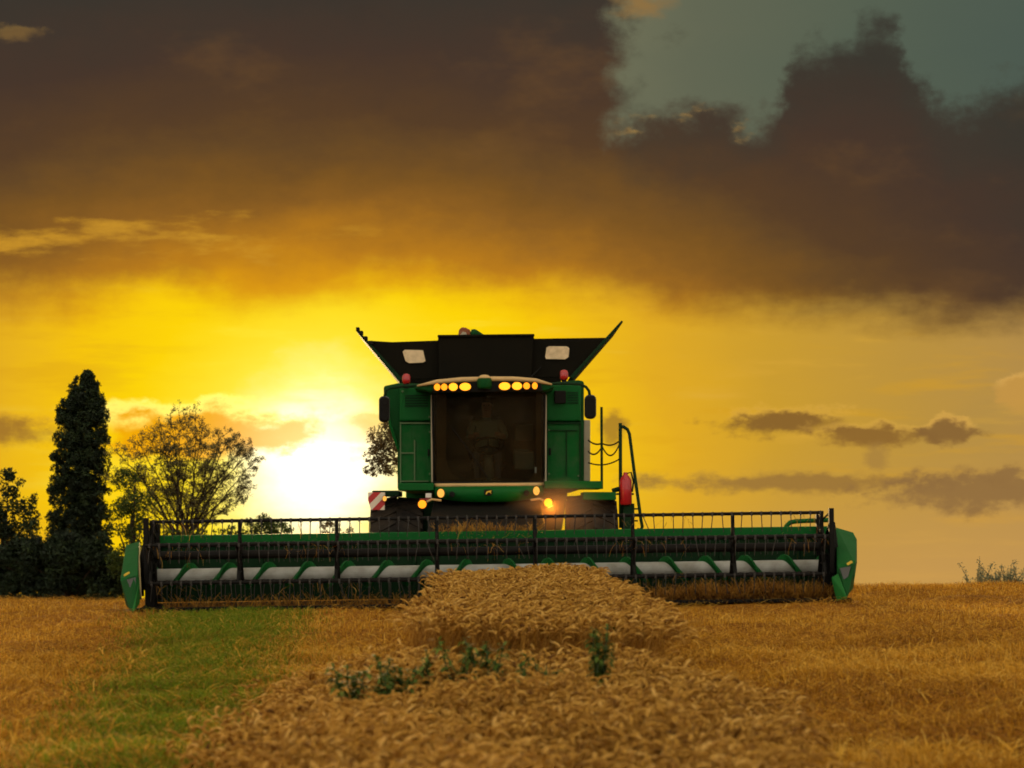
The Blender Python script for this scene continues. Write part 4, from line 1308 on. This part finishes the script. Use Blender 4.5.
# --- grain tank
yt = 4.3
gt = MB()
gt.pprism([(365.8, 340.4), (392, 342), (438, 340.4), (438, 337.8), (534, 336.8), (534, 338.6), (607, 337.6), (573, 377), (400, 379.5)], yt, yt + .05)
gtk = pt(gt, "grain_tank", "tank", bevel=.01)
ct = MB(); ct.pprism([(438.5, 335.8), (533.5, 334.6), (531.5, 378), (438.5, 379)], yt - .10, yt - .03)
ct.pprism([(437.5, 334.8), (534.5, 333.8), (534.5, 336.4), (437.5, 337.4)], yt - .13, yt + .02)
pt(ct, "tank_door", "tank", gtk, bevel=.012)
for (b0, t0) in (((400.5, 380), (356.3, 329.5)), ((571.5, 378), (622.5, 321.0))):
    fl = MB(); wd = 2.2
    dx_, dy__ = t0[0] - b0[0], t0[1] - b0[1]; ln = math.hypot(dx_, dy__); nx, ny = -dy__ / ln * wd, dx_ / ln * wd
    a0 = [L(b0[0] - nx, b0[1] - ny, yt - .06), L(b0[0] + nx, b0[1] + ny, yt - .06), L(t0[0] + nx * .5, t0[1] + ny * .5, yt - .06), L(t0[0] - nx * .5, t0[1] - ny * .5, yt - .06)]
    fl.prism(a0, yt - .06, yt + 2.7)
    fo = pt(fl, "tank_flap", "green_dark", gtk, bevel=.01)
    if t0[0] < 488:
        hg = MB()
        for (qx, qy) in ((357.5, 328.5), (361, 332), (365.5, 337.5), (371, 342)):
            hg.pbox(qx - 1.6, qx + 1.8, qy - 1.4, qy + 2.2, yt - .08, yt + .1)
        pt(hg, "flap_bracket", "black", gtk, bevel=.008)
# back wall of the hopper and struts
bk = MB(); bk.prism([(-1.4, 3.6), (1.4, 3.62), (1.05, 3.0), (-1.05, 3.0)], yt + 2.6, yt + 2.66); pt(bk, "tank_back", "tank", gtk, bevel=.01)
for pts in ([(402.6, 351.5), (405, 349.8), (423, 350.2), (425.5, 361), (423, 362.6), (409, 363.2), (405.4, 361)], [(546.5, 347.5), (549, 346.2), (567, 346.4), (569.4, 348.2), (568.6, 357), (565, 359.4), (546, 359), (545.2, 356.5)]):
    pt(MB().pprism(pts, yt - .03, yt - .004), "tank_window", "pale", gtk, bevel=.004)  # opaque panes; the sky's brightness behind is put into their pale colour
pt(MB().tube([L3(530, 378, yt - .12), L3(541, 367, yt - .06)], .012, 5), "tank_strut", "black", gtk, bevel=0)
# folded cover tip of the loading auger, red, white and green
yc = 5.3
cp = MB(); c_ = L3(474.5, 333.5, yc); cp.hull([L3(a, b, yc + d_) for a, b in [(470, 337), (471, 329.6), (475, 328.8), (480, 332), (484.5, 335), (484.5, 337)] for d_ in (-.12, .12)] + [L3(476, 330, yc - .2), L3(474, 334, yc - .22)])
co = pt(cp, "loading_auger_tip", "green_dull", CH, bevel=.02)
pt(MB().pprism([(458, 336), (459, 329.5), (462, 327), (466, 327.6), (470.6, 330), (470.6, 336)], yc - .12, yc + .1), "auger_tip_flag", "rust", co, bevel=.02)
pt(MB().pprism([(459.5, 336), (462.5, 331.5), (466, 332.5), (467.5, 336)], yc - .14, yc - .11), "flag_patch", "beige", co, bevel=.005)

# --- warning board on the left
wb = MB(); wb.pprism([(368, 492.2), (385, 492.4), (384.6, 510), (371, 510), (368, 500)], 2.75, 2.79)
wbo = pt(wb, "warning_board", "stripes", bevel=.004)
lamp("marker_light", 384.6, 498.6, 2.72, 2.0, 2.6, "amber_dim")
pt(MB().tube([L3(384, 500, 2.80), L3(398, 496, 2.9)], .018, 6), "board_bracket", "black", wbo, bevel=0)

# --- ladder rails, chains, extinguisher on the right
yl = 3.0
pt(MB().tube([L3(601.5, 407, yl), L3(601.8, 489, yl)], .020, 6), "guard_post", "green_dark", bevel=0)
hr = MB()
hr.tube([L3(620.3, 423, yl), L3(620.6, 528, yl)], .024, 8)
hr.tube([L3(620.3, 427, yl), L3(623.5, 426.8, yl - .02), L3(627.5, 429.5, yl - .04), L3(629.4, 434, yl - .05), L3(634, 470, yl - .1), L3(641, 520, yl - .16), L3(642.3, 527, yl - .16), L3(640.5, 530, yl - .16), L3(637.5, 529.5, yl - .14)], .024, 8)
hrl = pt(hr, "handrail", "green_dark", smooth=True, bevel=0)
def catenary(a, b, sag, n=14):
    out = []
    for i in range(n + 1):
        f = i / n; out.append(L3(a[0] + (b[0] - a[0]) * f, a[1] + (b[1] - a[1]) * f + sag * 4 * f * (1 - f), yl + .01))
    return out
for a, b, s_ in (((588, 440), (601.6, 443.5), 2.2), ((601.6, 443), (620, 440.5), 3.4), ((588, 451), (601.5, 447.5), 5.0), ((602, 446), (619.8, 443), 11), ((588, 462.5), (619.6, 459), 4.0)):
    pth = catenary(a, b, s_); ch = MB(); ch.tube(pth, .009, 5)
    for k in range(0, len(pth) - 1):
        c_ = (pth[k] + pth[k + 1]) / 2; ch.lathe([(.013, -.008), (.013, .008)], c_, "x", 6)
    pt(ch, "safety_chain", "black", bevel=0)
ex = MB(); c0 = L3(626, 505, 2.9); c1 = L3(626, 476, 2.9); hh = (c1 - c0).length
ex.lathe([(.060, 0), (.082, .02), (.082, hh - .06), (.060, hh - .02), (.03, hh + .02), (.028, hh + .05)], c0, "z", 18)
exo = pt(ex, "fire_extinguisher", "red", smooth=True, bevel=0)
pt(MB().tube([c1 + Vector((0, 0, .03)), c1 + Vector((.07, 0, .05)), c1 + Vector((.10, -.02, -.08)), c1 + Vector((.08, -.03, -.22))], .012, 6), "extinguisher_hose", "black", exo, True, 0)
eb = MB(); eb.pbox(623.5, 634.5, 503.5, 531, 2.92, 3.05); eb.tube([L3(612, 491, 3.), L3(619, 489, 3.), L3(624, 488, 3.)], .035, 8); eb.pbox(616, 634, 493, 495, 2.99, 3.06)
pt(eb, "extinguisher_bracket", "green_dark", bevel=.01)
ld = MB()
for (py) in (508, 520, 532, 544):
    ld.pbox(623, 638, py, py + 1.6, 2.95, 3.2)
ld.pbox(622, 623.6, 500, 548, 3.0, 3.1)
pt(ld, "boarding_ladder", "green_dark", bevel=.004)

# --- crop riding on the header
def crop_heap(name, label, boxes, tone, seed):
    rng = np.random.default_rng(seed); parts = []
    for (x0, x1, y0, y1, z0, z1, n) in boxes:
        x = rng.uniform(x0, x1, n); y = rng.uniform(y0, y1, n)
        z = z0 + SL * x + (z1 - z0) * rng.uniform(0, 1, n) * (.65 + .35 * np.sin(x * 2.2 + seed) * np.sin(x * 5.1))
        parts.append(blades(np.stack([x, y, z], -1), rng.uniform(.08, .24, n), rng.uniform(.005, .010, n), rng.uniform(.2, 1.6, n), np.clip(rng.normal(tone, .2, n), 0, 1), .5))
    if name == "cut_wheat":
        for a_ in ANG:
            k = 170
            x = rng.uniform(rx0, rx1, k); x = x[(np.sin(x * 3.1 + a_ * 5) > .1)]; k = len(x)
            P = np.stack([x, np.full(k, yr + RR * math.cos(a_)) + rng.normal(0, .012, k), zr + RR * math.sin(a_) + .02 + SL * x - rng.uniform(0, .12, k)], -1)
            parts.append(blades(P, rng.uniform(.08, .26, k), rng.uniform(.004, .007, k), rng.uniform(1.2, 2.9, k), np.clip(rng.normal(.5, .2, k), 0, 1), .4))
    V, Q, T = cat(parts)
    return tag(np_mesh(name, V, Q, M["wheat"], T), label, "straw", kind="stuff")


xa = lambda px, y: (px - CX) / sc(y)
crop_heap("cut_wheat", "cut wheat lying along the header floor with wisps caught on the reel",
          [(xa(650, -.2), xa(832, -.2), -.34, .25, .06, .22, 4600), (xa(165, -.2), xa(420, -.2), -.3, .1, .04, .08, 1300)], .36, 3)
crop_heap("feeder_straw", "heap of cut wheat being drawn into the feeder under the cab", [(xa(436, 1.0), xa(540, 1.0), .88, 1.3, .86, .97, 1500)], .45, 4)


# ------------------------------------------------------------------ the driver
def driver():
    ox, oy = sx0, 3.72
    zsit = zs + .02
    J = {  # joint: (x, y, z, radius) relative to the seat
        "pelvis": (0, .0, .10, .15), "waist": (0, .03, .26, .135), "chest": (0, .04, .44, .155), "neckb": (0, .02, .56, .085), "neck": (0, .0, .62, .055),
        "shl": (-.19, .03, .52, .065), "ell": (-.26, -.17, .33, .048), "wrl": (-.16, -.42, .33, .033),
        "shr": (.19, .03, .52, .065), "elr": (.26, -.17, .33, .048), "wrr": (.16, -.42, .33, .033),
        "hipl": (-.10, -.05, .08, .095), "knl": (-.15, -.45, .10, .065), "anl": (-.14, -.52, -.30, .045), "tol": (-.14, -.66, -.34, .035),
        "hipr": (.10, -.05, .08, .095), "knr": (.15, -.45, .10, .065), "anr": (.14, -.52, -.30, .045), "tor": (.14, -.66, -.34, .035)}
    edges = [("pelvis", "waist"), ("waist", "chest"), ("chest", "neckb"), ("neckb", "neck"), ("chest", "shl"), ("shl", "ell"), ("ell", "wrl"), ("chest", "shr"), ("shr", "elr"), ("elr", "wrr"),
             ("pelvis", "hipl"), ("hipl", "knl"), ("knl", "anl"), ("anl", "tol"), ("pelvis", "hipr"), ("hipr", "knr"), ("knr", "anr"), ("anr", "tor")]
    names = list(J)
    pos = {k: Vector(v[:3]) for k, v in J.items()}; rad = {k: v[3] for k, v in J.items()}
    # head: skull, jaw, nose grown from the neck
    def add(n, p, r, frm): names.append(n); pos[n] = Vector(p); rad[n] = r; edges.append((frm, n))
    add("skull0", (0, -.01, .70), .072, "neck"); add("skull1", (0, .0, .77), .088, "skull0"); add("skull2", (0, .01, .835), .07, "skull1")
    add("jaw", (0, -.065, .69), .036, "skull0"); add("nose", (0, -.105, .745), .014, "skull1")
    for s, t in (("l", -1), ("r", 1)):
        w = pos["wr" + s]
        add("palm" + s, w + Vector((-t * .01, -.06, .03)), .03, "wr" + s)
        for k in range(4):
            b = pos["palm" + s] + Vector((t * (-.03 + .02 * k), -.03, .012))
            ln = (.030, .036, .034, .026)[k]
            add(f"f{s}{k}a", b, .010, "palm" + s); add(f"f{s}{k}b", b + Vector((0, -ln, -.006)), .009, f"f{s}{k}a"); add(f"f{s}{k}c", b + Vector((0, -ln - .004, -.036)), .008, f"f{s}{k}b")
        add(f"t{s}a", w + Vector((-t * .035, -.045, .015)), .011, "wr" + s); add(f"t{s}b", w + Vector((-t * .05, -.08, .0)), .009, f"t{s}a")
    idx = {n: i for i, n in enumerate(names)}
    me = bpy.data.meshes.new("person")
    me.from_pydata([pos[n] for n in names], [(idx[a], idx[b]) for a, b in edges], [])
    o = bpy.data.objects.new("person", me); COL.objects.link(o)
    me.materials.append(M["skin_cloth"])
    sk = o.modifiers.new("skin", "SKIN"); sk.use_smooth_shade = True
    for i, n in enumerate(names):
        me.skin_vertices[0].data[i].radius = (rad[n], rad[n])
    me.skin_vertices[0].data[0].use_root = True
    sb = o.modifiers.new("smooth", "SUBSURF"); sb.levels = 2; sb.render_levels = 2
    mrot = Matrix.Rotation(-math.atan(SL), 4, "Y")
    o.matrix_world = mrot @ Matrix.Translation((ox, oy, zsit))
    tag(o, "driver in a grey green work shirt holding the steering wheel behind the dark windscreen", "person")
    # hair, eyes
    hr_ = MB(); vs = []; n = 14
    for j in range(6):
        ph = R(88 - j * 19)
        for k in range(n):
            th = 2 * math.pi * k / n
            front = .75 if math.sin(th) < -.3 and j > 3 else 1.
            vs.append((.097 * math.cos(ph) * math.cos(th) * 1.0, .012 + .108 * math.cos(ph) * math.sin(th) * front, .775 + .125 * math.sin(ph) + (.03 if front < 1 else 0)))
    hr_.add(vs, [(j * n + k, j * n + (k + 1) % n, (j + 1) * n + (k + 1) % n, (j + 1) * n + k) for j in range(5) for k in range(n)] + [tuple(range(n))])
    h = hr_.build("hair", M["hair"], o, True)
    for t in (-1, 1): MB().lathe([(.002, -.006), (.010, -.002), (.010, .004)], (t * .033, -.088, .775), "y", 8).build("eye", M["black"], o)
    mo = MB(); mo.box(-.024, .024, -.104, -.092, .700, .706); mo.build("mouth", M["red"], o)


# clothing colours by body region (object coordinates): shirt above the hips, trousers below, skin for head and hands
m, nt, out = new_mat("dressed_body")
b = nt.nodes.new("ShaderNodeBsdfPrincipled"); b.inputs["Roughness"].default_value = .8
tc = nt.nodes.new("ShaderNodeTexCoord"); sp = nt.nodes.new("ShaderNodeSeparateXYZ"); nt.links.new(tc.outputs["Object"], sp.inputs[0])
def mixc(f, A, B):
    n = nt.nodes.new("ShaderNodeMix"); n.data_type = "RGBA"; nt.links.new(f, n.inputs["Factor"])
    for s, v in (("A", A), ("B", B)):
        if isinstance(v, tuple): n.inputs[s].default_value = v
        else: nt.links.new(v, n.inputs[s])
    return n.outputs["Result"]
fz = _mm("GREATER_THAN", sp.outputs[2], .19)
c1_ = mixc(fz, (.06, .065, .075, 1), (.22, .27, .19, 1))
c2_ = mixc(_mm("GREATER_THAN", sp.outputs[2], .605), c1_, (.60, .32, .19, 1))
hand = _mm("MULTIPLY", _mm("LESS_THAN", sp.outputs[1], -.26), _mm("GREATER_THAN", sp.outputs[2], .24))
c3_ = mixc(hand, c2_, (.42, .22, .13, 1))
nt.links.new(c3_, b.inputs["Base Color"]); nt.links.new(b.outputs[0], out.inputs[0])
M["skin_cloth"] = m
driver()

# warm pool from the lit outrigger lamp, and the chaff dust drifting under the cab beside it
pl = bpy.data.lights.new("lamp_glow", "POINT"); pl.energy = 14; pl.color = (1, .36, .04); pl.shadow_soft_size = .03
po = bpy.data.objects.new("lamp_glow", pl); COL.objects.link(po); po.location = L3(549, 505.5, 2.28)
m, nt, out = new_mat("chaff_dust")
pv = nt.nodes.new("ShaderNodeVolumePrincipled"); pv.inputs["Color"].default_value = (.75, .55, .32, 1)
tcd = nt.nodes.new("ShaderNodeTexCoord"); ln_ = nt.nodes.new("ShaderNodeVectorMath"); ln_.operation = "LENGTH"
nt.links.new(tcd.outputs["Object"], ln_.inputs[0])
md = nt.nodes.new("ShaderNodeMapRange"); md.interpolation_type = "SMOOTHSTEP"
for k_, v_ in (("From Min", 1.), ("From Max", .1), ("To Min", 0.), ("To Max", .9)): md.inputs[k_].default_value = v_
nt.links.new(ln_.outputs["Value"], md.inputs["Value"]); nt.links.new(md.outputs[0], pv.inputs["Density"])
nt.links.new(pv.outputs[0], out.inputs["Volume"])
dv = MB(); dv.lathe([(.02, -.999), (.5, -.86), (.86, -.5), (1, 0), (.86, .5), (.5, .86), (.02, .999)], (0, 0, 0), "z", 20)
do = dv.build("dust", m); do.scale = (.78, .62, .48); do.location = L3(555, 508, 2.55)
tag(do, "thin chaff dust glowing orange around the low lamp under the cab", "dust", kind="stuff")

# ------------------------------------------------------------------ camera
cam = bpy.data.cameras.new("camera"); cam.sensor_width = 36; cam.lens = 36 * F / 1024
cam.shift_x = (512 - CX) / 1024; cam.shift_y = (CY - 384) / 1024
cam.clip_end = 10000; cam.clip_start = .1
cam.dof.use_dof = True; cam.dof.focus_distance = 31; cam.dof.aperture_fstop = 3.8
co_ = bpy.data.objects.new("camera", cam); COL.objects.link(co_)
co_.location = (0, -D, EYE); co_.rotation_euler = (R(90), 0, 0)
scene.camera = co_

scene.render.resolution_x, scene.render.resolution_y = 1024, 768
scene.view_settings.view_transform = "Standard"; scene.view_settings.look = "None"
scene.view_settings.exposure = 0; scene.view_settings.gamma = 1
scene.render.engine = "CYCLES"
cy = scene.cycles
cy.use_denoising = True; cy.use_adaptive_sampling = True; cy.adaptive_threshold = .03; cy.adaptive_min_samples = 8; cy.max_bounces = 6; cy.diffuse_bounces = 2; cy.glossy_bounces = 2; cy.transparent_max_bounces = 8; cy.transmission_bounces = 4
cy.sample_clamp_indirect = 6; cy.filter_width = 1.8
